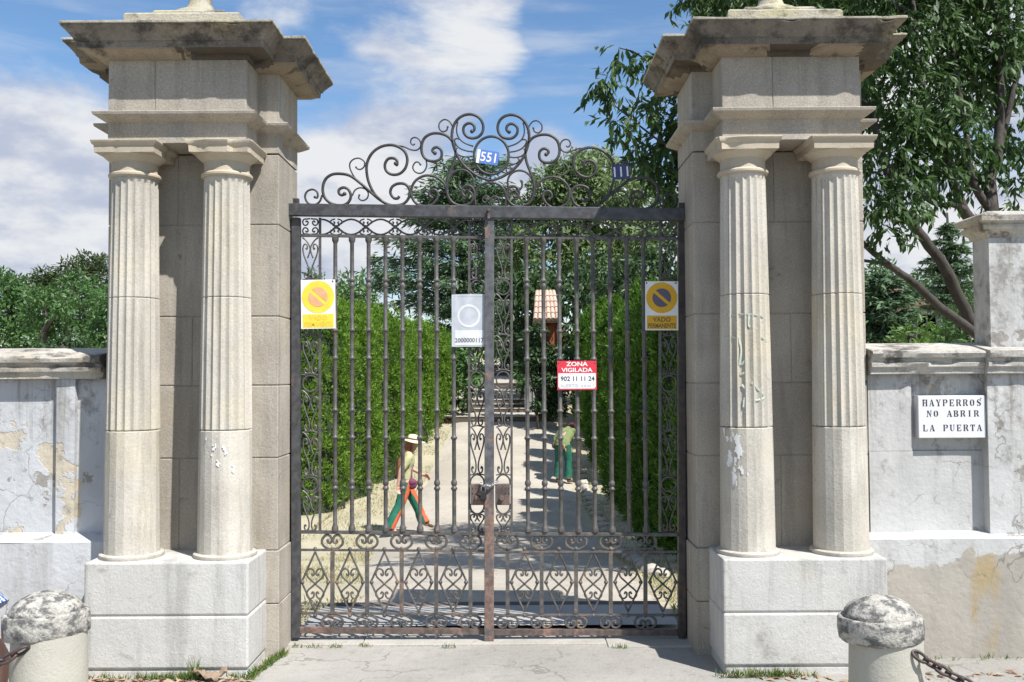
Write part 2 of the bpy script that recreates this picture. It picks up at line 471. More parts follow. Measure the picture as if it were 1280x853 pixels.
M['greywood'] = stone('weathered_boards', (.34,.34,.34), (.26,.26,.26), streak=.6)
M['skin'] = simple('sunburnt_skin', (.56,.33,.25), .55, var=.08)
M['shirt_pale'] = simple('pale_green_cotton', (.45,.44,.24), .85, var=.08)
M['shirt_olive'] = simple('olive_green_cotton', (.17,.215,.085), .85, var=.1)
M['trouser'] = simple('work_green_cotton', (.017,.145,.095), .85, var=.15)
M['trouser_dark'] = simple('dark_work_green', (.014,.105,.07), .85, var=.15)
M['trouser_red'] = simple('orange_red_panel', (.66,.135,.055), .8, var=.1)
M['straw'] = simple('pale_straw', (.72,.63,.44), .8, var=.08, sc=60)
M['band'] = simple('dark_hat_band', (.12,.08,.05), .8)
M['hair_red'] = simple('long_auburn_hair', (.22,.085,.04), .6, var=.35, sc=40)
M['hair_grey'] = simple('short_dark_hair', (.10,.075,.06), .7)
M['bag'] = simple('plum_bag', (.17,.045,.09), .7)
M['cap_red'] = simple('faded_red_cap', (.70,.22,.22), .8)
M['shoe'] = simple('brown_boots', (.13,.075,.05), .8)
M['glove'] = simple('leather_glove', (.50,.25,.14), .8)
m, nt, b, _ = newmat('blue_check_cloth')
ck = nt.nodes.new('ShaderNodeTexChecker'); ck.inputs['Scale'].default_value = 70
nt.links.new(pos(nt), ck.inputs['Vector'])
ck.inputs['Color1'].default_value = (.045,.10,.33,1); ck.inputs['Color2'].default_value = (.52,.58,.72,1)
setin(nt, b, Base_Color=ck.outputs['Color'], Roughness=.85)
M['check'] = m

# ------------------------------------------------------------------ light levels and cloud survey
SKY, EXPO, CLOUD_B = .088, .66, 6.0
CLOUD_OFF = (0.3, 0.0, 0.2)
CLOUDS = [(30,200,9,.09),(90,300,9,.10),(455,215,8,.20),(400,250,5,.10),(590,10,7,.15),(720,205,5,.20),(640,170,5,.08),(1140,270,14,.22),(250,330,9,.10),
          (385,110,4,-.14),(800,60,8,-.26),(40,10,5,-.14),(700,95,5,-.08),(100,60,4,-.05)]

# ------------------------------------------------------------------ ground
def sheet(name, xs, ys, zf, m, kind='structure', jitter=0.0):
    vs = [(x, y, zf(x, y)) for y in ys for x in xs]
    nx = len(xs)
    fs = [(j*nx+i, j*nx+i+1, (j+1)*nx+i+1, (j+1)*nx+i) for j in range(len(ys)-1) for i in range(nx-1)]
    mb = MB().add(vs, fs)
    o = mb.build(name, m, smooth=60)
    return tag(o, kind=kind)

from mathutils import noise as mnoise
def nz(x, y, z=0.0, s=1.0):
    return mnoise.noise(Vector((x*s, y*s, z*s)))

sheet('pavement', [-60, -12] + list(np.linspace(-6, 6, 49)) + [12, 60], [-7.4, -5, -3.4] + list(np.linspace(-2.6, 0.10, 24)),
      lambda x, y: 0.006 * nz(x, y, 0, .9) if abs(x) < 6 and y > -4 else 0.0, M['pavement'])
sheet('road', [-160, -20, 0, 20, 160], [-120, -40, -12, -7.42], lambda x, y: -.13, simple('asphalt', (.05,.05,.052), .9, 0, .2))
tag(MB().box(-60, 60, -7.54, -7.40, -.3, .004).build('kerb', M['step'], bevel=.01), kind='structure')
xs = [-160, -80, -40, -20, -12] + list(np.linspace(-8, 8, 33)) + [12, 20, 40, 80, 160]
ys = [0.10, 0.6] + list(np.linspace(1.2, 27, 50)) + list(np.linspace(27.5, 42, 59)) + [44, 50, 60, 75, 100, 140, 220, 400]
sheet('garden_ground', xs, ys, lambda x, y: gz(y) + (0.05 * nz(x, y, 3, .5) if 0.7 < y < 25 and abs(x) < 8 else 0.0) - 0.012 - (.12 if 25 <= y < 40.2 else 0) + (max(0, abs(x) - 40) * .02 if y > 60 else 0), M['earth'])
# the sandy path: its edges follow the hedges
def path_left(y):  return float(np.interp(y, [0, 2, 6, 10, 12, 17, 24, 27.6], [-1.5, -1.45, -2.0, -2.5, -2.55, -2.3, -2.1, -1.9]))
def path_right(y): return float(np.interp(y, [0, 2, 6, 10, 14, 18, 27.6], [1.15, 1.35, 1.5, 1.55, 1.5, 1.6, 1.5]))
ys = [0.30, 0.6] + list(np.linspace(1.0, 25.42, 84))
vs, fs, nx = [], [], 13
for y in ys:
    for i in range(nx):
        t = i / (nx - 1)
        x = path_left(y) * (1-t) + path_right(y) * t
        if i in (0, nx-1): x += .16 * nz(y*2.2, i)
        edge = min(t, 1-t) * 2
        vs.append((x, y, gz(y) + (0.05 * nz(x, y, 3, .5) if 0.7 < y < 25 else 0.0) + (-.03 if i in (0, nx-1) else 0.012 + .012*min(1, edge*3))))
for j in range(len(ys)-1):
    for i in range(nx-1):
        fs.append((j*nx+i, j*nx+i+1, (j+1)*nx+i+1, (j+1)*nx+i))
tag(MB().add(vs, fs).build('garden_path', M['path'], smooth=60), kind='structure')
# threshold slabs under the gate
mb = MB()
for x0, x1, yf in ((-1.52, -1.02, -.10), (-1.015, .62, -.115), (.625, 1.185, -.19)):
    mb.box(x0, x1, yf, .26, -.05, .012)
tag(mb.build('threshold', M['threshold'], bevel=.006), kind='structure')
ys_a = list(np.linspace(.26, 1.15, 8)); xs_a = list(np.linspace(-1.50, 1.17, 14))
sheet('paved_apron', xs_a, ys_a, lambda x, y: gz(y) + .036 + .004*nz(x, y, 8, 2), M['apron'])
# low kerb just inside the gate
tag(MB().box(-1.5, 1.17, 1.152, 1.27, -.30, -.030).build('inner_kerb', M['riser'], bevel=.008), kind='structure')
# ramps and flights of steps that climb away at the end of the path
def terrace(name, m, y0, y1, z0, z1, x0, x1):
    n = max(2, int((y1-y0)/.5))
    xs_t = list(np.linspace(x0, x1, 9)); ys_t = list(np.linspace(y0, y1, n))
    return sheet(name, xs_t, ys_t, lambda x, y: z0 + (z1-z0)*(y-y0)/(y1-y0) + .05 + .03*nz(x, y, 5, .8), m)
terrace('garden_ramp', M['path'], 25.50, 26.45, .42, .50, -2.3, 1.5)
terrace('garden_ramp', M['path'], 27.60, 33.45, .93, 1.22, -2.3, 1.4)
terrace('garden_ramp', M['path'], 33.60, 39.45, 1.47, 1.75, -2.2, 1.3)
def flight(y0, y1, z0, z1, n, x0, x1):
    mt, mr = MB(), MB()
    for k in range(n):
        ya, yb_ = y0 + (y1-y0)*k/n, y0 + (y1-y0)*(k+1)/n + .25
        zt = z0 + (z1-z0)*(k+1)/n + .055
        mt.box(x0, x1, ya, yb_, zt-.035, zt); mr.box(x0+.01, x1-.01, ya+.025, yb_, zt-1.0, zt-.037)
    st_ = mt.build('garden_steps', M['step'], bevel=.008); tag(st_, kind='structure')
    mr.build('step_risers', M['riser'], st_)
flight(25.38, 25.55, .22, .42, 1, -1.9, 1.0)
flight(26.42, 27.60, .50, .93, 3, -1.7, .75)
flight(33.42, 33.60, 1.22, 1.47, 1, -1.6, .7)
flight(39.42, 39.95, 1.75, 2.28, 3, -1.5, .6)

# ------------------------------------------------------------------ orthogonal moulding sweep
def sweep(mb, outline, prof, seg=.04, damage=None, cap=True):
    """outline: ccw list of (x,y) of an axis-aligned polygon; prof: list of (offset, z)"""
    n = len(outline)
    nrm = []
    for i in range(n):
        a, c = outline[i], outline[(i+1) % n]
        dx, dy = c[0]-a[0], c[1]-a[1]; L = math.hypot(dx, dy)
        nrm.append((dy/L, -dx/L))
    base, outn = [], []
    for i in range(n):
        a, c = outline[i], outline[(i+1) % n]
        L = math.hypot(c[0]-a[0], c[1]-a[1])
        k = max(1, int(round(L/seg)))
        np_, nc, nn = nrm[i-1], nrm[i], nrm[(i+1) % n]
        A = (np_[0]+nc[0], np_[1]+nc[1]); B = (nc[0]+nn[0], nc[1]+nn[1])
        for j in range(k):
            t = j/k
            base.append((a[0]+(c[0]-a[0])*t, a[1]+(c[1]-a[1])*t))
            outn.append((A[0]+(B[0]-A[0])*t, A[1]+(B[1]-A[1])*t))
    m = len(base)
    vs, fs = [], []
    for pi, (o, z) in enumerate(prof):
        for q in range(m):
            x, y = base[q]
            dd = damage(x, y, pi) if damage else (0, 0)
            vs.append((x+outn[q][0]*(o+dd[0]), y+outn[q][1]*(o+dd[0]), z+dd[1]))
    for pi in range(len(prof)-1):
        for q in range(m):
            q2 = (q+1) % m
            fs.append((pi*m+q, pi*m+q2, (pi+1)*m+q2, (pi+1)*m+q))
    if cap:
        fs.append(tuple(reversed(range(m)))); fs.append(tuple((len(prof)-1)*m+q for q in range(m)))
    return mb.add(vs, fs)

# ------------------------------------------------------------------ the two gate piers
def fluted_shaft(cx, cy):
    mb = MB()
    N, K = 20, 8
    def ring(z, r, depth):
        out = []
        for i in range(N):
            for k in range(K):
                t = k / K
                a = 2*PI*(i + t)/N + .08
                if depth > 0:
                    rr = r * (1 - depth * math.sin(PI*t))
                else:   # flat facet
                    rr = r * math.cos(PI/N) / math.cos((t-.5)*2*PI/N)
                out.append((cx + rr*math.cos(a), cy + rr*math.sin(a), z))
        return out
    def rad(z):
        t = max(0.0, (z - .715) / (3.045 - .715))
        return .1685 - .0285 * t**1.25
    rows = []
    def section(zs, d):
        nonlocal rows
        rows = [ring(z, rad(z) - inset, dd) for z, inset, dd in zs]
        vs = [p for r in rows for p in r]; n = N*K
        fs = []
        for j in range(len(rows)-1):
            for k in range(n):
                k2 = (k+1) % n
                fs.append((j*n+k, j*n+k2, (j+1)*n+k2, (j+1)*n+k))
        fs.append(tuple(reversed(range(n)))); fs.append(tuple((len(rows)-1)*n + k for k in range(n)))
        mb.add(vs, fs)
    section([(.71, 0, 0), (1.1, 0, 0), (1.468, 0, 0), (1.473, .004, 0)], 0)
    fd = .088
    section([(1.477, .004, fd), (1.483, 0, fd), (1.9, 0, fd), (2.292, 0, fd), (2.297, .003, fd)], 1)
    section([(2.300, .003, fd), (2.305, 0, fd), (2.7, 0, fd), (3.00, 0, fd), (3.02, .0, fd*.75), (3.032, 0, fd*.25), (3.036, 0, .002), (3.052, 0, .002)], 1)
    return mb

def ragged(mb, cx, cy, r, a0, a1, z0, z1, seed, dens=.5, na=26, nzr=34, off=.0025):
    """patches of torn paper or paint lying on a round shaft"""
    for i in range(na):
        for j in range(nzr):
            ta, tz = (i+.5)/na, (j+.5)/nzr
            v = nz(ta*5+seed, tz*4*(z1-z0)/.3+seed, seed, 1) + .55*nz(ta*15+seed, tz*13+seed, seed, 1)
            fall = min(1, min(ta, 1-ta)*5, min(tz, 1-tz)*5)
            if v * .9 + dens - .5 < .12 + (1-fall)*.5: continue
            A0, A1 = a0 + (a1-a0)*i/na, a0 + (a1-a0)*(i+1)/na
            Z0, Z1 = z0 + (z1-z0)*j/nzr, z0 + (z1-z0)*(j+1)/nzr
            vs = []
            for rr in (r+off*.4, r+off):
                for A, Z in ((A0,Z0),(A1,Z0),(A1,Z1),(A0,Z1)):
                    vs.append((cx+rr*math.cos(A), cy+rr*math.sin(A), Z))
            mb.hull8(vs)

def pier(cx, label, seed, inner):
    P = thing('gate_pier', label, 'pier', (cx, -.2, 0), 'stone piers of the gateway')
    hb, hp = .433, .568
    hq = .548            # the outer side stands out a little less
    so = 1 if inner == 'left' else -1
    xo, xi = cx + so*hq, cx - so*hp
    xa_, xb_ = min(xo, xi), max(xo, xi)
    yf, yb, yk, yp = -.64, -.35, .19, -.78
    # pedestal: two courses and a footing
    mb = MB()
    mb.box(cx-.487, cx+.487, yp+.012, yb+.05, -.1, .05)
    mb.box(cx-.497, cx+.497, yp, yb+.05, .056, .366)
    mb.box(cx-.495, cx+.495, yp+.002, yb+.05, .372, .690)
    mb.box(cx-.489, cx+.489, yp+.010, yb+.05, .04, .68)
    mb.build('pedestal', M['pedestal'], P, bevel=.012)
    # pier body: base course and ashlar courses with open joints
    mb = MB()
    mb.box(xa_-.012, xb_+.012, yb-.012, yk+.01, -.1, .34)
    mb.box(xa_-.012, xb_+.012, yb-.012, yk+.01, .344, .680)
    zj = [.684, 1.28, 1.75, 2.20, 2.80, 3.262]
    for i in range(len(zj)-1):
        z0, z1 = zj[i], zj[i+1] - .005
        s = [-.11, .16, -.03, .2, -.13][i] + seed*.04
        mb.box(xa_, cx+s-.003, yb, yk, z0, z1)
        mb.box(cx+s, xb_, yb, yk, z0, z1)
    mb.box(xa_+.006, xb_-.006, yb+.006, yk-.006, .6, 3.262)
    mb.build('pier_body', M['granite'], P, bevel=.006)
    for k, sx in enumerate((-.2915, .2915)):
        px, py = cx + sx, -.56
        sh = fluted_shaft(px, py)
        col = sh.build('column', M['column'], P, smooth=14)
        LOC[col] = LOC[P]
        mb = MB()
        mb.revolve(px, py, [(.172,.688),(.19,.690),(.194,.700),(.192,.712),(.180,.719),(.166,.720)], 48)
        mb.build('base_ring', M['column'], col, smooth=40)
        mb = MB()
        mb.revolve(px, py, [(.138,3.050),(.150,3.052),(.1585,3.062),(.1585,3.074),(.150,3.083),(.141,3.086),(.1395,3.09),(.1395,3.148),(.146,3.151),(.148,3.156),
                            (.158,3.163),(.176,3.178),(.187,3.188),(.187,3.194)], 48)
        a = .2
        def dmg(x, y, pi, s=seed*3+k):
            v = nz(x, y, s, 9)
            return (-max(0, v-.28)*.09 if pi in (1,2,3,4,5) else 0, 0)
        sweep(mb, [(px-.173,py-.173),(px+.173,py-.173),(px+.173,py+.173),(px-.173,py+.173)],
              [(.0,3.190),(.010,3.1905),(.012,3.232),(.022,3.240),(.029,3.262),(.027,3.267),(-.02,3.268)], .02, dmg)
        mb.build('capital', M['capital'], col, smooth=35)
        if inner == 'right' and k == 1 or inner == 'left' and k == 0:
            mb = MB()
            if inner == 'left':
                ragged(mb, px, py, .1645, R(198), R(262), 1.12, 1.47, 3.3, .56)
            else:
                ragged(mb, px, py, .1645, R(235), R(310), 1.2, 1.44, 8.1, .30)
            if mb.v: mb.build('poster_residue', M['residue'], col)
        if inner == 'left' and k == 0:
            for st in ([(.10,2.16),(.3,2.17),(.62,2.165),(.74,2.15)], [(.48,2.165),(.47,2.11),(.49,2.09)], [(.74,2.155),(.78,2.13)], [(.06,2.02),(.2,2.03),(.33,2.02)],
                       [(.33,2.02),(.36,1.95),(.33,1.86)], [(.36,1.86),(.44,1.89),(.42,1.82),(.34,1.80)], [(.5,1.75),(.62,1.70),(.7,1.66),(.55,1.64)], [(.4,1.66),(.38,1.60)], [(.36,1.74),(.44,1.70)],
                       [(.75,1.55),(.8,1.45)], [(.68,2.03),(.8,2.0)]):
                pts = []
                for ax, z in smooth_path(st, 5):
                    an = R(190 + 160*ax)
                    t = max(0.0, (z-.715)/(3.045-.715)); rr = .1685 - .0285*t**1.25 - .0065
                    pts.append((px+rr*math.cos(an), py+rr*math.sin(an), z))
                mb = MB(); mb.tube(pts, [.009*(.6+.6*abs(nz(i*.7, seed))) for i in range(len(pts))], 8, flat=(.25,1), up=(0,-1,0))
                mb.build('graffiti', M['graffiti'], col, smooth=40)
    # entablature
    out = [(cx-hb,yf),(cx+hb,yf),(cx+hb,yb),(xb_,yb),(xb_,yk),(xa_,yk),(xa_,yb),(cx-hb,yb)]
    def d1(x, y, pi):
        return (-max(0, nz(x, y, seed, 5) - .34)*.12 if 2 <= pi <= 6 else 0, 0)
    mb = MB()
    sweep(mb, out, [(-.01,3.268),(0,3.270),(0,3.398),(.012,3.402),(.030,3.412),(.062,3.432),(.070,3.436),(.074,3.452),(.07,3.456),(-.02,3.460)], .05, d1)
    mb.build('entablature', M['granite'], P, smooth=25)
    # frieze
    mb = MB()
    js = -.16 + seed*.02
    mb.box(cx-hb, cx+js-.002, yf, yb+.02, 3.458, 3.796)
    mb.box(cx+js+.001, cx+hb, yf, yb+.02, 3.458, 3.796)
    mb.box(cx-hb+.005, cx+hb-.005, yf+.005, yb+.03, 3.458, 3.796)
    mb.box(xa_, xb_, yb, yk, 3.458, 3.796)
    mb.build('frieze', M['granite'], P, bevel=.005)
    # main cornice: decayed lower moulding, corona, cyma, lip
    def d2(x, y, pi):
        v = nz(x, y, seed*5+1, 2.3) + .30*nz(x, y, seed, 7)
        if 1 <= pi <= 4:
            k = min(1, max(0, (v+.06)/.16))
            return (-k*(0, .034, .066, .088, .095)[pi], 0)
        if 5 <= pi <= 9:
            e = nz(x, y, seed+9, 8)
            return (-max(0, e-.28)*.07, 0)
        if pi >= 10:
            e = nz(x, y, seed+19, 13)
            return (-max(0, e-.25)*.03, -max(0, e-.3)*.02)
        return (0, 0)
    mb = MB()
    sweep(mb, out, [(-.01,3.792),(.046,3.7945),(.082,3.803),(.108,3.818),(.116,3.827),(.136,3.828),(.140,3.866),(.150,3.869),(.158,3.886),(.182,3.915),(.205,3.938),
                    (.212,3.944),(.214,3.951)], .018, d2)
    for i, f in enumerate(mb.f):          # the lowest moulding: tan where whole, soot and painted recess shade where it has broken away
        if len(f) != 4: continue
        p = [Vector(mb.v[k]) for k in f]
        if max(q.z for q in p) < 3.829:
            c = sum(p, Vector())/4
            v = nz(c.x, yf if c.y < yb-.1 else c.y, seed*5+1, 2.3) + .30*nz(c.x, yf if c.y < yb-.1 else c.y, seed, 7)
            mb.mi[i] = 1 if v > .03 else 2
    mb.build('cornice', [M['cornice'], M['soot_shade'], M['cornice_moulding']], P, smooth=28)
    mb = MB()
    sweep(mb, out, [(.19,3.952),(.214,3.9525),(.219,3.956),(.219,3.966),(.21,3.971),(-.1,3.99)], .03, lambda x, y, pi: (-max(0, nz(x,y,seed+19,13)-.25)*.03 if 1<=pi<=4 else 0, .006*nz(x,y,seed,7) if pi>=3 else 0))
    mb.build('cornice_cap', M['cornice_cap'], P, smooth=28)
    # stepped top and ball finial
    fin = MB()
    fy = -.2
    def d3(x, y, pi): return (-max(0, nz(x,y,seed+2,9)-.25)*.05 if pi in (1,2) else 0, 0)
    for h, z0, z1 in ((.370, 3.965, 4.128), (.235, 4.129, 4.196)):
        sweep(fin, [(cx-h,fy-h),(cx+h,fy-h),(cx+h,fy+h),(cx-h,fy+h)], [(0,z0),(0,z1-.012),(-.012,z1),(-.06,z1+.003)], .05, d3)
    fin.revolve(cx, fy, [(.205,4.196),(.20,4.212),(.18,4.232),(.15,4.247),(.118,4.252),(.095,4.275),(.080,4.31),(.070,4.36),(.066,4.42),(.075,4.44),(.09,4.46)], 32)
    f = fin.build('finial_base', M['cornice_cap'], P, smooth=35)
    MB().ball((cx, fy, 4.62), .18, 28, 16).build('finial_ball', M['capital'], f, smooth=60)
    return P

CXL, CXR = -2.090, 1.758
pier(CXL, 'granite gate pier without graffiti, beside the faded yellow no-parking sign', 1.0, 'right')
pier(CXR, 'granite gate pier with green graffiti on a fluted column, beside the stone notice plate', 2.3, 'left')

# ------------------------------------------------------------------ boundary walls
def coping(mb, x0, x1, yf, seed):
    """moulded coping along X; front at yf, sloping top"""
    prof = [(yf+.05,1.795),(yf+.02,1.80),(yf+.018,1.835),(yf+.0,1.845),(yf-.005,1.868),(yf+.012,1.876),(yf+.012,1.895),(yf-.02,1.905),(yf-.03,1.93),(yf-.025,1.945),(yf+.30,2.005),(yf+.42,1.95),(yf+.42,1.80)]
    n = max(2, int((x1-x0)/.05)); m = len(prof)
    vs, fs = [], []
    for i in range(n+1):
        x = x0 + (x1-x0)*i/n
        for j, (y, z) in enumerate(prof):
            e = nz(x, j*.11, seed, 6) + .5*nz(x, j*.3, seed, 17)
            dy = max(0, e-.15)*.05 if 1 <= j <= 9 else 0
            dz = -max(0, e-.2)*.03 if 6 <= j <= 9 else 0
            vs.append((x, y+dy, z+dz))
    for i in range(n):
        for j in range(m-1):
            fs.append((i*m+j, (i+1)*m+j, (i+1)*m+j+1, i*m+j+1))
    fs.append(tuple(range(m))); fs.append(tuple(reversed([n*m+j for j in range(m)])))
    mb.add(vs, fs)

def slab_wall(mb, x0, x1, yf, yb, z0, z1, seed, amp=.004):
    """wall face with a slightly uneven hand-laid front"""
    nx, nzz = max(2, int((x1-x0)/.08)), max(2, int((z1-z0)/.08))
    vs, fs = [], []
    for j in range(nzz+1):
        for i in range(nx+1):
            x, z = x0+(x1-x0)*i/nx, z0+(z1-z0)*j/nzz
            vs.append((x, yf + amp*nz(x, z, seed, 3), z))
    w = nx+1
    for j in range(nzz):
        for i in range(nx):
            fs.append((j*w+i, j*w+i+1, (j+1)*w+i+1, (j+1)*w+i))
    b = len(vs)
    ring = [i for i in range(w)] + [j*w+nx for j in range(1, nzz+1)] + [nzz*w+i for i in range(nx-1,-1,-1)] + [j*w for j in range(nzz-1,0,-1)]
    for r in ring: vs.append((vs[r][0], yb, vs[r][2]))
    n = len(ring)
    for k in range(n):
        k2 = (k+1) % n
        fs.append((ring[k2], ring[k], b+k, b+k2))
    fs.append(tuple(b+k for k in range(n)))
    mb.add(vs, fs)

W = thing('boundary_wall', 'whitewashed wall with ochre flaking patches and low coping, leafy trees behind', 'wall', (-4.5, 0, 0), 'garden walls beside the gate')
mb = MB(); slab_wall(mb, -9.0, CXL-.56, -.30, .06, 0, 1.80, 1.0); mb.build('wall_panel', M['plaster'], W, smooth=50)
mb = MB(); slab_wall(mb, -2.965, -2.845, -.345, -.29, .775, 1.80, 2.0, .003); mb.build('wall_strip', M['plaster'], W, smooth=50)
mb = MB()
slab_wall(mb, -9.0, CXL-.50, -.50, .02, -.1, .765, 3.0, .006)
mb.hull8([(-9,-.50,.764),(CXL-.50,-.50,.764),(CXL-.50,-.29,.764),(-9,-.29,.764),(-9,-.49,.772),(CXL-.50,-.49,.772),(CXL-.50,-.29,.80),(-9,-.29,.80)])
mb.build('wall_plinth', M['plaster'], W, smooth=50)
mb = MB(); coping(mb, -9.0, CXL-.565, -.40, 1.5); mb.build('coping', M['coping'], W, smooth=30)

W = thing('boundary_wall', 'damp stained whitewashed wall with recessed panel and tall capped pillar', 'wall', (4.5, 0, 0), 'garden walls beside the gate')
xw = CXR + .56
mb = MB()
slab_wall(mb, xw, 2.60, -.338, .06, 0, 1.296, 5.0); slab_wall(mb, 2.60, 3.07, -.304, .06, 0, 1.296, 6.0, .005)
slab_wall(mb, xw, 2.60, -.333, .06, 1.2985, 1.80, 5.4); slab_wall(mb, 2.60, 3.07, -.297, .06, 1.2985, 1.80, 6.4, .005)
mb.build('wall_panel', M['plaster_right'], W, smooth=50)
mb = MB(); slab_wall(mb, 3.07, 4.05, -.385, -.25, .755, 1.80, 7.0); slab_wall(mb, 4.05, 9.0, -.31, .06, 0, 1.80, 8.0); mb.build('wall_strip', M['plaster_right'], W, smooth=50)
mb = MB()
slab_wall(mb, CXR+.50, 9.0, -.47, .02, -.1, .750, 9.0, .010)
mb.hull8([(CXR+.50,-.47,.749),(9,-.47,.749),(9,-.25,.749),(CXR+.50,-.25,.749),(CXR+.50,-.455,.757),(9,-.455,.757),(9,-.25,.785),(CXR+.50,-.25,.785)])
mb.build('wall_plinth', M['plaster_low'], W, smooth=50)
for c0_, c1_, cy_, cs_ in ((xw, 3.05, -.41, 4.5), (3.052, 9.0, -.45, 5.5)):
    mb = MB(); coping(mb, c0_, c1_, cy_, cs_); mb.build('coping', M['coping'], W, smooth=30)
mb = MB(); slab_wall(mb, 3.125, 3.95, -.34, -.12, 1.94, 2.69, 11.0, .003)
pl = mb.build('wall_pillar', M['plaster_right'], W, smooth=50)
mb = MB()
sweep(mb, [(3.125,-.34),(3.95,-.34),(3.95,-.12),(3.125,-.12)], [(-.01,2.684),(.012,2.69),(.018,2.715),(.05,2.742),(.056,2.765),(.05,2.77),(.052,2.778),(.075,2.79),(.085,2.825),(.07,2.835),(.0,2.862)], .05,
      lambda x, y, pi: (-max(0, nz(x,y,pi*.2,6)-.2)*.05, 0))
mb.build('pillar_cap', M['coping'], pl, smooth=30)

# ------------------------------------------------------------------ bollards and chains
def bollard(cx, ztop, label, seed):
    cy = 5.0 - DG
    B = thing('bollard', label, 'bollard', (cx, cy, 0), 'stone bollards linked by chain')
    s = MB().revolve(cx, cy, [(.190,-.05),(.188,.1),(.184,.3),(.180,ztop-.195)], 40)
    s.build('bollard_shaft', M['bollard'], B, smooth=40)
    mb = MB()
    zb = ztop - .235
    prof = [(.17,zb+.01),(.198,zb),(.2085,zb+.012),(.211,zb+.06),(.2095,zb+.108),(.205,zb+.119),(.196,zb+.123),(.182,zb+.120),(.176,zb+.119),(.177,zb+.132),(.170,zb+.148),(.150,zb+.172),(.118,zb+.194),(.078,zb+.211),(.035,zb+.219),(.004,zb+.220)]
    mb.revolve(cx, cy, prof, 72)
    for i, (x, y, z) in enumerate(mb.v):
        r = math.hypot(x-cx, y-cy); a = math.atan2(y-cy, x-cx)
        d = .004*nz(x, y, z+seed, 9) + .004*nz(x, y, z+seed, 30)
        k = 1 + d / max(r, .06)
        mb.v[i] = (cx+(x-cx)*k, cy+(y-cy)*k, z + .004*nz(x, y, z+seed*2, 14))
    c = mb.build('bollard_cap', M['bollard_cap'], B, smooth=50)
    c.rotation_euler = (R(-1.5), R(-2.5), 0)
    return B
bollard(-2.392, .715, 'stone bollard with mossy domed cap before the ungraffitied pier and flaking wall', 3.0)
bollard(1.917, .668, 'stone bollard with mossy domed cap before the graffiti pier and damp wall', 6.0)

def chain(p0, p1, sag, label, n):
    pts = []
    for i in range(200):
        t = i/199
        pts.append(Vector(p0)*(1-t) + Vector(p1)*t + Vector((0,0,-sag*4*t*(1-t))))
    mb = MB()
    L = [0]
    for i in range(1, 200): L.append(L[-1] + (pts[i]-pts[i-1]).length)
    pitch = .062; cnt = int(L[-1]/pitch)
    for k in range(min(cnt, n)):
        s = (k+.5)*pitch
        i = max(1, min(198, int(np.searchsorted(L, s))))
        c = pts[i]; t = (pts[i+1]-pts[i-1]).normalized()
        up = Vector((0,0,1)); sd = t.cross(up).normalized(); up2 = sd.cross(t)
        sd = (sd*math.cos(.75)+up2*math.sin(.75)) if k % 2 else (sd*math.cos(-.82)+up2*math.sin(-.82))
        ring = []
        for q in range(18):
            a = 2*PI*q/18
            ring.append(c + t*(math.cos(a)*.042) + sd*(math.sin(a)*.021))
        mb.tube(ring, .0085, 8, closed=True)
    o = mb.build('bollard_chain', M['chain'], smooth=60)
    return tag(o, label, 'chain', 'chains hung from the bollards')
zl = .46
chain((-2.41, -1.785, .468), (-4.6, -2.35, .468), .30, 'rusty chain hanging from the bollard before the flaking wall', 60)
chain((1.985, -1.768, .415), (4.2, -2.2, .40), .35, 'rusty chain hanging from the bollard before the damp wall', 60)

# ------------------------------------------------------------------ the iron gate
def G(px, py, d=6.6):
    return at3(px, py, d)

def curve_px(mb, pts, r, sub=6, seg=6, flat=(1,1), d=6.6, taper=None):
    """traced scroll; pts are photo pixels on the gate's own plane"""
    P = [G(x, y, d) for x, y in smooth_path(pts, sub)]
    rr = r
    if taper:
        n = len(P); rr = [r*(taper[0]+(taper[1]-taper[0])*i/(n-1)) for i in range(n)]
    mb.tube(P, rr, seg, flat=flat)
    return mb

def bar(mb, p0, p1, w, dpt, y=0.0, mi=0):
    """square bar between two points of the gate plane"""
    a, b = Vector(p0), Vector(p1)
    t = (b-a).normalized(); n = Vector((0,1,0)); s = t.cross(n).normalized()
    vs = []
    for p in (a, b):
        for sx, sy in ((-1,-1),(1,-1),(1,1),(-1,1)):
            vs.append(p + s*(sx*w/2) + n*(sy*dpt/2 + y))
    return mb.add(vs, [(0,3,2,1),(4,5,6,7),(0,1,5,4),(1,2,6,5),(2,3,7,6),(3,0,4,7)], mi)

def baluster(px, yt, yb):
    x, zt = at(px, yt, 6.6); _, zb = at(px, yb, 6.6)
    x = at(px, 480, 6.6)[0]
    Z = lambda py: zt + (zb-zt)*(py-yt)/(yb-yt)
    r = .0140
    u = 1/182.
    prof = [(r*1.0, Z(yt-1))]
    def collar(py, rr=.0225, h=3.2):
        prof.extend([(r, Z(py-h*.9)), (r*1.25, Z(py-h*.55)), (rr, Z(py-h*.2)), (rr, Z(py+h*.25)), (r*1.2, Z(py+h*.6)), (r, Z(py+h*.9))])
    def ball(py, rr=.0215):
        for q in range(-3, 4):
            a = q/3*1.3
            prof.append((max(r, rr*math.cos(a)), Z(py + 5.2*math.sin(a)/math.sin(1.3)*.9)))
    prof.extend([(.0235, Z(yt)), (.0235, Z(yt+4)), (.019, Z(yt+6)), (r, Z(yt+8))])
    collar(yt+54); ball(yt+61)
    collar(yt+117); collar(yt+152); collar(yt+217); collar(yt+251)
    ball(yt+307); collar(yt+314)
    prof.extend([(r, Z(yb-9)), (.0195, Z(yb-6)), (.0235, Z(yb-4)), (.0235, Z(yb))])
    mb = MB().revolve(x, 0, prof, 10)
    return mb

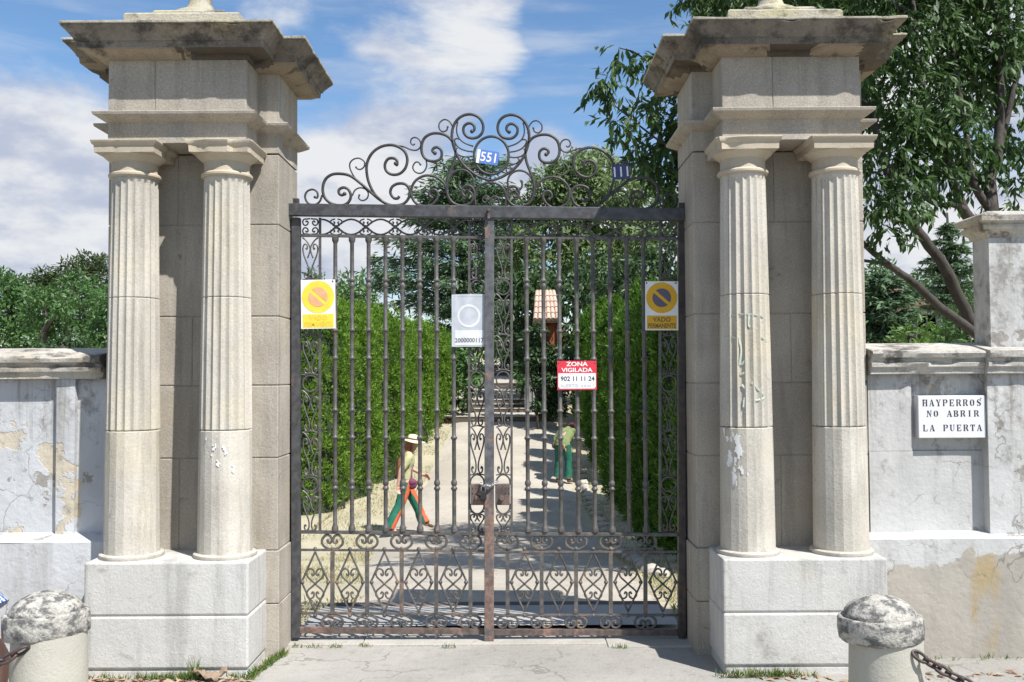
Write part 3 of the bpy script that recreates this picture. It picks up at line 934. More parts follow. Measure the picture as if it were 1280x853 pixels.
def heart(mb, cx, yt, yb, hw, r, flip=False):
    """one heart of two scrolls, from photo pixels"""
    H = [(0,1),(-.55,.80),(-.95,.32),(-.98,-.35),(-.62,-.92),(-.22,-.80),(-.06,-.25),(-.20,.10),(-.42,.05),(-.44,-.22)]
    for s in (1, -1):
        pts = []
        for hx, hy in H:
            v = (hy+1)/2
            if flip: v = 1-v
            pts.append((cx + s*hx*hw, yt + (yb-yt)*v))
        curve_px(mb, pts, r, 4, 6)
        e = G(*pts[-1]); mb.ball(e, r*1.35, 6, 4)

def diamond(mbs, cx, half=17):
    """lozenge with balls at its corners and two opposed hearts in it"""
    yt, ym, yb = 690, 728, 765
    q = [(cx,yt),(cx+half,ym),(cx,yb),(cx-half,ym)]
    for i in range(4):
        mbs.tube([G(*q[i]), G(*q[(i+1)%4])], .0068, 6)
    for x, y in ((cx, 686.5), (cx, 769.5), (cx-half+1, ym), (cx+half-1, ym)):
        mbs.ball(G(x, y), .0145, 8, 6)
    for s in (1, -1):
        pts = [(cx-s*4.5,717.5),(cx-s*6.8,718.5),(cx-s*7.2,715),(cx-s*4,712.2),(cx-s*1.2,716),(cx-s*3.2,721.2)]
        top = [(cx-s*4.5,717),(cx-s*3.2,719.8),(cx-s*1.4,718),(cx-s*2.4,713.2),(cx-s*6.5,711.2),(cx-s*10.4,715),(cx-s*9.6,721),(cx-s*4,726.5),(cx,730.2),
               (cx+s*4,733.8),(cx+s*9.6,739),(cx+s*10.4,744.5),(cx+s*6.5,748.4),(cx+s*2.4,746.6),(cx+s*1.4,742),(cx+s*3.2,740.3),(cx+s*4.5,742.8)]
        curve_px(mbs, top, .0062, 5, 6)

def lyre(mb, xc, hw, y0, y1):
    """paired S scrolls that fill the narrow side strips"""
    U = [(.42,.30),(.55,.33),(.62,.26),(.45,.20),(.25,.27),(.30,.38),(.62,.40),(.92,.30),(.86,.17),(.60,.12)]
    S = [(.58,.22),(.46,.26),(.36,.21),(.48,.14),(.78,.15),(.93,.25),(.80,.40),(.48,.56),(.20,.72),(.16,.86),(.36,.945),(.66,.925),(.74,.85),(.60,.815),(.52,.86)]
    A = [(.98,-.02),(.62,.03),(.26,.12),(.03,.23),(.10,.34),(.35,.47)]
    for s in (1, -1):
        for T in (S, A):
            curve_px(mb, [(xc+s*x*hw, y0+(y1-y0)*y) for x, y in T], .0056, 4, 5)
    mb.tube([G(xc-hw, y1-.5), G(xc, y1-2.5), G(xc+hw, y1-.5)], .005, 5)

def oval(mb, xc, hw, y0, y1, r=.0056):
    pts = [(xc+hw*.96*math.cos(a), (y0+y1)/2+(y1-y0)/2*math.sin(a)) for a in np.linspace(0, 2*PI, 22)[:-1]]
    mb.tube([G(x, y) for x, y in pts], r, 6, closed=True)

def strip(mb, xc, hw, lock=None):
    y = 298.5
    seq = [('l',52),('o',19),('l',52),('l',48),('o',20),('l',52),('l',55)]
    if lock is None: seq += [('o',18),('l',51)]
    else: seq = [('l',52),('o',18),('l',52),('l',44),('o',20),('l',50),('l',60)]
    for k, h in seq:
        (lyre if k == 'l' else oval)(mb, xc, hw, y, y+h)
        y += h
    if lock:
        a = [(xc-hw, 606),(xc-hw*.85,599),(xc-hw*.4,594.5),(xc,593.5),(xc+hw*.4,594.5),(xc+hw*.85,599),(xc+hw,606)]
        curve_px(mb, a, .006, 4)
        lower = MB(); curve_px(lower, [(x, 2*617-yy+2) for x, yy in a], .006, 4)
        lyre(lower, xc, hw, 640, 666)
        lower.build('scroll_panel', M['iron_bar'], lock, smooth=60)

def band(mb, x0, x1, y0, y1, n):
    """running scrollwork under the top rail"""
    ym = (y0+y1)/2; h = (y1-y0)/2
    for s in (1, -1):
        pts = []
        for i in range(n*8+1):
            t = i/8
            pts.append((x0+(x1-x0)*t/n, ym + s*h*.92*math.cos(PI*t)))
        mb.tube([G(x, y) for x, y in pts], .0066, 6)
    w = (x1-x0)/n
    for i in range(n):
        xc = x0 + w*(i+.5)
        mb.ball(G(xc, ym), .014, 8, 6, (1,.7,1))
        for a in (0.6, 2.54, 3.74, 5.68):
            mb.tube([G(xc, ym), G(xc+5*math.cos(a), ym+5*math.sin(a))], [.006, .009], 5)
        for s in (1, -1):
            for q in (1, -1):
                c = [(xc+q*1.5, ym+s*h*.95),(xc+q*w*.17, ym+s*h*.78),(xc+q*w*.19, ym+s*h*.45),(xc+q*w*.10, ym+s*h*.32),(xc+q*w*.05, ym+s*h*.52),(xc+q*w*.10, ym+s*h*.62)]
                curve_px(mb, c, .0052, 4, 5)

def quatrefoil(mb, x0, x1, y0, y1):
    xc, yc, w, h = (x0+x1)/2, (y0+y1)/2, (x1-x0)/2, (y1-y0)/2
    for sx in (1,-1):
        for sy in (1,-1):
            c = [(.05,.95),(.35,.90),(.80,.85),(.95,.5),(.75,.16),(.40,.22),(.28,.50),(.46,.66),(.60,.50)]
            curve_px(mb, [(xc+sx*a*w, yc+sy*b_*h) for a, b_ in c], .0055, 4, 5)

# --- left leaf: hinge post, rails, balusters, scroll panels
LG = thing('gate_leaf', 'iron gate leaf holding the faded yellow sign and white paper sign', 'gate', (at(370,797,6.6)[0], 0, 0), 'wrought iron gate leaves')
RG = thing('gate_leaf', 'iron gate leaf holding the red and white sign and bright yellow sign', 'gate', (at(851,797,6.6)[0], 0, 0), 'wrought iron gate leaves')

mb = MB(); bar(mb, G(370.8,273), G(370.5,796), .058, .055, -.01); mb.build('hinge_stile', M['iron_post'], LG, bevel=.004)
mb = MB(); bar(mb, G(851.5,278), G(852,796), .05, .055, -.005); mb.build('hinge_stile', M['brown_iron'], RG, bevel=.004)
mb = MB(); bar(mb, G(612.0,273), G(611.5,802), .064, .06, -.032); mb.build('meeting_stile', M['iron_mid'], RG, bevel=.004)
# hinge posts fixed in the pier sides
for xx, lab in ((361.8, 'rusty iron hinge post fixed to the pier beside the faded yellow sign'), (857.0, 'dark iron hinge post fixed to the graffiti pier')):
    mb = MB(); bar(mb, G(xx, 273), G(xx, 797), .026, .05, .03)
    for yy in (330, 480, 640, 760):
        c = G(xx, yy); s = -1 if xx < 600 else 1
        mb.box(c.x - .03, c.x + .03, .01, .06, c.z-.012, c.z+.012)
    o = mb.build('hinge_post', M['iron_dark'], bevel=.003); tag(o, lab, 'post', 'hinge posts of the gate')

def rails(par, xl, xr, dy):
    for nm, yl, yr, w, dp, mt in (('top_rail', 294.5, 297.5, .020, .022, 'iron_bar'), ('middle_rail', 665, 667.5, .022, .024, 'iron_bar'), ('lower_rail', 687.5, 689, .015, .018, 'iron_bar'),
                              ('lower_rail', 766.5, 768, .015, .018, 'iron_bar'), ('bottom_rail', 787.5, 789.5, .040, .035, 'rust')):
        t = dy
        mb = MB(); bar(mb, G(xl, yl + (0 if par is LG else t)), G(xr, yr + (0 if par is LG else t*.4)), w, dp)
        mb.build(nm, M[mt], par, bevel=.002)
rails(LG, 375, 608, 0); rails(RG, 617, 847, 2.5)
for par, xs in ((LG, [419,440,460.8,482,503.2,524.8,546,567.2]), (RG, [659,680,700,721.6,742.2,763.6,784.8,805.8])):
    for x in xs:
        t = (x-365)/490
        baluster(x, 296.5+2.2*t, 663.5+2.5*t).build('baluster', M['iron_bar'], par, smooth=35)
for par, xs in ((LG, [400, 586.5]), (RG, [639.5, 825])):
    for x in xs:
        mb = MB(); bar(mb, G(x, 272.5), G(x, 665), .016, .018); mb.build('panel_bar', M['iron_bar'], par)
for par, bars, dias in ((LG, [415.5,458.8,502,545.2,588], [394,437.3,480.5,523.3,566.5]), (RG, [634.5,677,720,763.3,806.8], [655.5,698.7,741.5,785,828.5])):
    for x in bars:
        mb = MB(); bar(mb, G(x, 690), G(x, 767), .026, .024)
        mb.ball(G(x, 686), .014, 8, 6); mb.ball(G(x, 770), .013, 8, 6)
        mb.build('panel_bar', M['iron_bar'], par)
        mb = MB(); heart(mb, x, 668.5, 687, 13, .0085); mb.build('heart_scroll', M['iron_bar'], par, smooth=60)
        mb = MB(); heart(mb, x, 769, 785.5, 13, .0085, True); mb.build('heart_scroll', M['iron_bar'], par, smooth=60)
    for x in dias:
        mb = MB(); diamond(mb, x); mb.build('lozenge_scroll', M['iron_bar'], par, smooth=60)
for par, xc, hw, lk in ((LG, 388, 10, None), (LG, 596.5, 9, LG), (RG, 629, 9, RG), (RG, 836, 10, None)):
    mb = MB(); strip(mb, xc, hw, lk); mb.build('scroll_panel', M['iron_bar'], par, smooth=60)
mb = MB(); band(mb, 402, 586, 273.5, 294.5, 5); quatrefoil(mb, 378, 398, 273, 294); quatrefoil(mb, 588, 605, 274, 296); mb.build('scroll_frieze', M['iron_bar'], LG, smooth=60)
mb = MB(); band(mb, 641, 824, 278, 297, 5); quatrefoil(mb, 620, 638, 277, 297); quatrefoil(mb, 827, 846, 279, 297); mb.build('scroll_frieze', M['iron_bar'], RG, smooth=60)
# lock plates
for par, x0, x1, kx in ((LG, 588.5, 606, 596.5), (RG, 619, 637.5, 627)):
    a, b_ = G(x0, 605), G(x1, 631)
    mb = MB().box(a.x, b_.x, -.028, .012, b_.z, a.z)
    c = G(kx, 622)
    lp = mb.build('lock_plate', M['rust'], par, bevel=.003)
    LOC[lp] = LOC[par]
    k = MB()
    k.tube([(c.x, -.027, c.z), (c.x, -.046, c.z)], [.019, .016], 12)
    k.build('lock_knob', M['rust'], lp, smooth=40)
    for dx in (-.03, -.008) if par is LG else (.028, .05):
        for dz in (.05, .085):
            k = MB(); k.tube([(c.x+dx, -.027, c.z+dz-.02), (c.x+dx, -.031, c.z+dz-.02)], .005, 6)
            k.build('rivet', M['iron_dark'], lp)

# --- chain and padlock round the meeting stile
CH = thing('padlock_chain', 'short zinc chain with black padlock wrapped round the gate centre post', 'chain', tuple(G(611, 605)))
mb = MB()
pth = [(602,604,-.05),(605,606,-.078),(609,605,-.085),(613,606,-.086),(617,604,-.08),(620.5,603,-.055),(621,600,-.03)]
ring = [Vector((G(x,y).x, d_, G(x,y).z)) for x, y, d_ in pth]
P = [Vector(p) for p in smooth_path([tuple(r) for r in ring], 5)]
for k in range(0, len(P)-2, 2):
    c = P[k]; t = (P[k+1]-P[k]).normalized(); sd = t.cross(Vector((0,0,1) if k % 4 else (0,1,0))).normalized()
    mb.tube([c + t*(.0125*math.cos(a)) + sd*(.008*math.sin(a)) for a in np.linspace(0, 2*PI, 11)[:-1]], .0034, 6, closed=True)
mb.build('chain_links', M['steel'], CH, smooth=60)
mb = MB()
c = G(604.5, 617); mb.box(c.x-.020, c.x+.022, -.085, -.05, c.z-.035, c.z+.025)
pb = mb.build('padlock', M['padlock'], CH, bevel=.006); LOC[pb] = LOC[CH]
mb = MB(); mb.tube([(c.x-.013,-.067,c.z+.02),(c.x-.013,-.067,c.z+.05),(c.x,-.067,c.z+.064),(c.x+.014,-.067,c.z+.05),(c.x+.014,-.067,c.z+.02)], .005, 8); mb.build('shackle', M['steel'], pb, smooth=60)

# --- overthrow: beam and scrollwork
OV = thing('gate_overthrow', 'black iron lintel bar across both piers crowned with tall scrollwork', 'overthrow', tuple(G(611, 264)))
mb = MB(); bar(mb, G(362.5, 264), G(856.5, 270.2), .083, .06, -.045); beam = mb.build('lintel_bar', M['iron_post'], OV, bevel=.004)
LOC[beam] = LOC[OV]
mb = MB()
for x, y0, y1 in ((371.5, 249.5, 257), (850.5, 255, 265)):
    mb = MB(); bar(mb, G(x, y0), G(x, y1), .038, .04, -.03); mb.build('end_stub', M['brown_iron'], OV, bevel=.003)
mb = MB(); bar(mb, G(611.5, 264.5), G(611.5, 276), .018, .012, -.085); mb.tube([G(611.5, 265)+Vector((0,-.075,0)), G(611.5, 265)+Vector((0,-.098,0))], .012, 8); mb.build('lintel_bolt', M['rust'], OV)

CX0 = 613.2
btop = lambda x: 257.2 + (x-362)*6.2/495
def z3(a): return [(360 + x/2.942, 130 + y/2.942) for x, y in a]
def z6(a): return [(540 + x/5.69, 120 + y/5.69) for x, y in a]
thick, thin = .0102, .0054
scr = []
# left half traced; each entry: (points, radius)
scr.append((
            z3([(101,345),(108,348),(112,340),(108,325),(92,317),(72,325),(65,345),(75,366),(97,374),(118,362),(128,338)]), .0072))
scr.append((z3([(210,333),(200,338),(190,332),(190,318),(206,310),(224,318),(233,342),(222,366),(195,376),(160,368),(136,345),(130,312),(140,280),(165,262),(200,260),(232,268),(265,292),(300,322),(335,352),(365,370),(392,376),
               (425,370),(445,348),(448,318),(432,298),(405,296),(384,308),(378,330),(390,348),(404,350),(411,342)]), thick))
scr.append((z3([(397,222),(402,228),(402,212),(390,203),(370,205),(358,225),(362,248),(382,262),(410,260),(432,240),(440,208),(430,178),(405,160),(375,154),(340,162),(310,185),(292,222),(292,262),(302,300),(322,336),(345,358)]), thick))
scr.append((z3([(541,184),(532,176),(538,165),(552,163),(565,176),(564,200),(545,213),(515,210),(496,190),(492,160),(502,130),(528,113),(560,112),(590,124),(610,150),(617,182),(612,215),(598,252),(586,290),(586,330),(602,362),(632,376),(664,372),(684,348),(684,320),(668,304),(648,308),(640,326),(650,342),(662,338)]), thick))
scr.append((
            z3([(530,348),(520,338),(525,322),(540,318),(552,330),(548,352),(528,374),(500,378),(470,366),(455,338),(458,305),(476,280),(508,266),(545,272),(575,296),(588,330)]), .0095))
scr.append((z3([(252,236),(258,242),(270,243),(282,232),(282,215),(264,203),(244,206),(230,220),(230,240),(240,262),(252,280)]), thin))
scr.append((z3([(264,338),(262,350),(276,358),(292,350),(297,332),(286,316),(266,311),(248,320),(238,340)]), thin))
scr.append((z3([(398,157),(425,160),(455,172),(476,172),(489,158),(486,138),(472,127),(457,130),(452,144),(460,154),(468,150)]), thin))
scr.append((z3([(488,226),(480,217),(468,219),(460,236),(468,252),(486,258),(502,250),(511,230),(508,208),(500,192)]), thin))
scr.append((z3([(588,88),(584,100),(570,105),(557,94),(558,74),(574,61),(592,66),(605,86),(608,110)]), thin))
# winged centre (given for the right-hand wing)
wing = []
wing.append((z6([(548,262),(532,250),(532,225),(552,206),(582,208),(606,232),(606,270),(582,300),(545,310),(505,300),(475,268),(468,222),(486,176),(524,148),(572,141),(624,158),(664,198),(686,252),(690,310),(678,372),(650,440),(606,502),(552,548),(496,582),(440,602),(412,606)]), thick))
wing.append((z6([(545,365),(580,354),(612,338),(640,312),(655,275),(656,235),(648,196)]), thin))
wing.append((z6([(548,405),(590,400),(632,384),(660,358),(672,328),(660,316),(640,318)]), thin))
wing.append((z6([(548,440),(590,444),(630,436),(655,418),(664,396),(652,382)]), thin))
wing.append((z6([(538,480),(575,490),(602,484),(620,462),(610,448)]), thin))
wing.append((z6([(528,512),(552,524),(576,518)]), thin))
wing.append((z6([(504,545),(520,552),(536,556)]), thin))
wing.append((z6([(728,650),(712,600),(680,556),(636,537),(590,542),(552,572),(538,616),(548,660),(580,684),(618,676),(640,648),(638,610)]), .0078))
wing.append((z6([(412,622),(452,626),(492,646),(518,682),(526,730),(522,782)]), .0078))
wing.append((z6([(450,735),(442,752),(456,764),(472,752),(468,728),(446,718),(424,730),(414,758),(424,782)]), thin))
wing.append((z6([(585,725),(600,740),(614,724),(606,696),(580,684),(552,700),(542,735),(556,770),(590,792),(630,788)]), .0078))
def add_scr(mb, pts, r, mirror):
    out = []
    for x, y in pts:
        dy = y - btop(x)
        xx = 2*CX0 - x if mirror else x
        out.append((xx, btop(xx) + dy))
    P = [G(x, y) + Vector((0, -.02, 0)) for x, y in smooth_path(out, 5)]
    n = len(P)
    mb.tube(P, r, 8)
    mb.ball(P[0], r*1.4, 8, 6)
    return P
for par_m in (False, True):
    mb = MB()
    for pts, r in scr: add_scr(mb, pts, r, par_m)
    mb.build('scrollwork', M['iron'], OV, smooth=60)
    mb = MB()
    for pts, r in wing: add_scr(mb, pts, r, not par_m)
    mb.build('wing_scroll', M['iron'], OV, smooth=60)
mb = MB()
ringp = [(614.3 + 21.6*math.cos(a), 195.3 + 23.6*math.sin(a)) for a in np.linspace(0, 2*PI, 41)[:-1]]
mb.tube([G(x, y) + Vector((0,-.02,0)) for x, y in ringp], .0095, 8, closed=True); mb.build('centre_ring', M['iron'], OV, smooth=60)

# ------------------------------------------------------------------ lettering and signs
def text_polys(txt, size, cx, z, y, mb=None, mi=0, depth=.0012, bold=0.0, xscale=1.0, shear=0.0, rot=0.0):
    """extruded lettering that reads from -Y, centred at cx with baseline z; adds to mb"""
    cu = bpy.data.curves.new('lettering_curve', 'FONT')
    cu.body = txt; cu.size = size; cu.align_x = 'CENTER'; cu.offset = bold; cu.extrude = 0; cu.resolution_u = 3; cu.shear = shear
    ob = bpy.data.objects.new('lettering_tmp', cu); COL.objects.link(ob)
    dg = bpy.context.evaluated_depsgraph_get()
    me = bpy.data.meshes.new_from_object(ob.evaluated_get(dg))
    bpy.data.objects.remove(ob); bpy.data.curves.remove(cu)
    vs = [(v.co.x*xscale, v.co.y) for v in me.vertices]
    fs = [tuple(p.vertices) for p in me.polygons]
    bpy.data.meshes.remove(me)
    c, s = math.cos(rot), math.sin(rot)
    mb.add([(cx + x*c - v*s, y, z + x*s + v*c) for x, v in vs], fs, mi)
    return mb

def disc(mb, cx, cz, r, y0, y1, seg=48, mi=0):
    poly = [Vector((cx+r*math.cos(2*PI*k/seg), 0, cz+r*math.sin(2*PI*k/seg))) for k in range(seg)]
    mb.prism(poly, (0,y0,0), (0,y1,0), mi)

def plate(mb, pts, y0, y1, mi=0):
    mb.prism([Vector((x, 0, z)) for x, z in pts], (0,y0,0), (0,y1,0), mi)

def rect(px0, py0, px1, py1, d):
    x0, z1 = at(px0, py0, d); x1, z0 = at(px1, py1, d)
    return x0, x1, z0, z1

def vado(px0, py0, px1, py1, label, faded, tilt=0.0):
    d = 6.6 - .045
    x0, x1, z0, z1 = rect(px0, py0, px1, py1, d)
    y = d - DG
    w, h = x1-x0, z1-z0
    T = thing('no_parking_sign', label, 'sign', ((x0+x1)/2, y, z0))
    mb = MB(); mb.box(x0, x1, y, y+.004, z0, z1); mb.build('sign_plate', M['sign_white'], T, bevel=.001)
    cx, cz, r = (x0+x1)/2, z1 - w*.50, w*.47
    Yl, In = (M['yellow_faded'], M['orange_faded']) if faded else (M['yellow'], M['blue_faded'])
    mb = MB(); disc(mb, cx, cz, r, y-.0012, y+.001); mb.build('prohibition_ring', Yl, T)
    mb = MB(); plate(mb, [(x0+w*.05, z0+h*.025),(x1-w*.05, z0+h*.025),(x1-w*.05, z0+h*.30),(x0+w*.05, z0+h*.30)], y-.0012, y+.001)
    mb.build('yellow_panel', Yl, T)
    mb = MB()
    ri = r*.60
    # the inner disc is cut in two by the diagonal bar
    for s in (1, -1):
        poly = []
        off = ri*.17
        a0 = math.asin(off/ri)
        for k in range(25):
            a = a0 + (PI-2*a0)*k/24
            u, v = ri*math.cos(a), ri*math.sin(a)*s
            c, q = math.cos(R(-41)), math.sin(R(-41))
            poly.append((cx + u*c - v*q, cz + u*q + v*c))
        plate(mb, poly, y-.0026, y)
    mb.build('prohibition_disc', In, T)
    mb = MB()
    ink = M['yellow_ink'] if faded else M['brown_ink']
    text_polys('VADO', h*.135, cx, z0+h*.175, y-.0022, mb, bold=.0014, xscale=.95)
    text_polys('PERMANENTE', h*.13, cx, z0+h*.050, y-.0022, mb, bold=.0013, xscale=.70)
    mb.build('lettering', ink, T)
    for sx in (.04, .93):
        if not faded or sx > .5:
            MB().ball((x0+w*sx, y-.001, z1-h*.035), .006, 8, 6, (1,.5,1)).build('rivet', M['rust'], T)
    for o in [T]: o.rotation_euler = (0, R(tilt), 0)
    return T
vado(376.5, 350, 419.5, 411, 'sun-faded yellow no-parking plate with orange disc, wired to the gate bars', True, -.6)
vado(806, 352, 848, 413, 'bright yellow no-parking plate with purple-grey disc reading VADO PERMANENTE', False, .4)

# white sign in a plastic sleeve
d = 6.6 - .04
x0, x1, z0, z1 = rect(564.5, 368, 607, 433.5, d); y = d - DG; w, h = x1-x0, z1-z0
T = thing('paper_notice', 'white paper notice with faded circle reading 2000000117, tied to the gate', 'notice', ((x0+x1)/2, y, z0))
n = 14
vs, fs = [], []
def bend(u, v):
    return .006*math.exp(-((u-.2)/.08)**2)*v*v - .004*math.exp(-((u-.45)/.12)**2)*v + .0015*math.sin(u*9+v*3)
for yy in (0, .0035):
    for j in range(n+1):
        for i in range(n+1):
            u, v = i/n, j/n
            vs.append((x0+w*u, y + bend(u, v) + yy, z0 + h*v - .012*max(0, .25-u)*v))
q = (n+1)**2
for j in range(n):
    for i in range(n):
        a = j*(n+1)+i
        fs.append((a, a+1, a+n+2, a+n+1)); fs.append((q+a, q+a+n+1, q+a+n+2, q+a+1))
edge = [i for i in range(n)] + [j*(n+1)+n for j in range(n)] + [n*(n+1)+i for i in range(n,0,-1)] + [j*(n+1) for j in range(n,0,-1)]
for k in range(len(edge)):
    a, b = edge[k], edge[(k+1) % len(edge)]
    fs.append((a, q+a, q+b, b))
MB().add(vs, fs).build('paper_sheet', M['sign_paper'], T, smooth=50)
def printed(name, mb, m, lift):
    """prints follow the buckled sheet"""
    mb.v = [(px, y + bend((px-x0)/w, (pz-z0)/h) - lift, pz) for px, _, pz in mb.v]
    mb.build(name, M[m], T, fix=False)
mb = MB(); cx, cz = (x0+x1)/2+.002, z0+h*.585; N = 48
for k in range(N):
    a0, a1 = 2*PI*k/N, 2*PI*(k+1)/N
    r0, r1 = w*.275, w*.345
    mb.add([(cx+r0*math.cos(a0),0,cz+r0*math.sin(a0)),(cx+r1*math.cos(a0),0,cz+r1*math.sin(a0)),(cx+r1*math.cos(a1),0,cz+r1*math.sin(a1)),(cx+r0*math.cos(a1),0,cz+r0*math.sin(a1))], [(0,3,2,1)])
printed('faded_ring', mb, 'sign_circle', .0013)
def grid_rect(u0, u1, v0, v1, k=10):
    mb = MB()
    for i in range(k):
        for j in range(k):
            a, b_, c, e = u0+(u1-u0)*i/k, u0+(u1-u0)*(i+1)/k, v0+(v1-v0)*j/k, v0+(v1-v0)*(j+1)/k
            mb.add([(x0+w*a,0,z0+h*c),(x0+w*b_,0,z0+h*c),(x0+w*b_,0,z0+h*e),(x0+w*a,0,z0+h*e)], [(0,1,2,3)])
    return mb
printed('white_strip', grid_rect(.10, .94, .03, .315), 'sign_circle', .0012)
for r_ in ((.08,.94,.955,.963), (.08,.088,.32,.955), (.932,.94,.32,.955)): printed('faded_border', grid_rect(*r_), 'sign_grey', .0012)
mb = MB(); text_polys('2000000117', h*.115, (x0+x1)/2+.004, z0+h*.085, 0, mb, bold=.0009, xscale=.95)
printed('lettering', mb, 'ink_grey', .0024)

# red and white guard sign
d = 6.6 - .04
x0, x1, z0, z1 = rect(696.5, 451.5, 746, 487.5, d); y = d - DG; w, h = x1-x0, z1-z0
T = thing('security_sign', 'red and white sign reading ZONA VIGILADA fixed to the gate bars', 'sign', ((x0+x1)/2, y, z0))
mb = MB(); mb.box(x0, x1, y, y+.004, z0, z1); mb.build('sign_plate', M['red'], T, bevel=.001)
mb = MB(); mb.box(x0+w*.025, x1-w*.025, y-.0012, y+.001, z0+h*.045, z0+h*.575); mb.build('white_panel', M['sign_white'], T)
mb = MB(); text_polys('ZONA', h*.20, (x0+x1)/2, z0+h*.825, y-.0012, mb, bold=.0009, xscale=1.25); text_polys('VIGILADA', h*.20, (x0+x1)/2, z0+h*.62, y-.0012, mb, bold=.0009, xscale=1.2)
mb.build('lettering', M['ink_white'], T)
mb = MB(); text_polys('902 11 11 24', h*.22, (x0+x1)/2+.004, z0+h*.315, y-.0024, mb, bold=.0007, xscale=1.0); mb.build('lettering', M['ink_dark'], T)
mb = MB(); text_polys('ALERTIS', h*.165, x0+w*.30, z0+h*.10, y-.0024, mb, bold=.0001, xscale=1.05)
text_polys('·', h*.2, x0+w*.565, z0+h*.10, y-.0024, mb)
for k, c_ in enumerate((.635, .71, .785, .88)):
    if k < 3: disc(mb, x0+w*c_, z0+h*.15, h*.035, y-.0024, y-.001, 12)
    else: text_polys('E·T', h*.13, x0+w*c_, z0+h*.10, y-.0024, mb)
mb.build('small_lettering', M['sign_grey'], T)

for fx in (.04, .96):
    for fz in (.07, .93): MB().ball((x0+w*fx, y-.001, z0+h*fz), .0042, 8, 6, (1,.5,1)).build('screw', M['iron_dark'], T)
for fx in (.3, .7):
    k = MB(); k.tube([(x0+w*fx, y+.003, z1-.004), (x0+w*fx+.004, y+.03, z1+.004), (x0+w*fx+.012, y+.06, z1)], .0022, 6); k.build('wire_tie', M['steel'], T)
# house number plates on the overthrow
def number_plate(px, py, w, h, tilt, txt, mt, label, yo):
    d = 6.6 - .034
    x, z = at(px, py, d)
    T = thing('number_plate', label, 'sign', (x, d-DG, z), 'enamel house number plates')
    mb = MB(); mb.box(x-w/2, x+w/2, d-DG, d-DG+.004, z-h/2, z+h/2); mb.build('plate', M[mt], T, bevel=.002)
    mb = MB(); text_polys(txt, h*.92, x, z-h*.31, d-DG-.0012, mb, bold=.0012, xscale=.92); mb.build('digits', M['ink_white'], T)
    if txt == '551':
        mb = MB(); mb.box(x-w/2-.022, x-w/2-.001, d-DG, d-DG+.003, z-h*.5, z+h*.46); mb.build('white_edge', M['sign_white'], T)
    T.rotation_euler = (0, R(tilt), 0)
number_plate(611.5, 197, .128, .098, 9, '551', 'enamel_blue', 'light blue enamel plate with 551, tilted inside the scrollwork ring', 0)
number_plate(776.3, 215, .122, .104, -3.5, '111', 'enamel_navy', 'dark navy enamel plate with 111 on the scrollwork near the graffiti pier', 0)

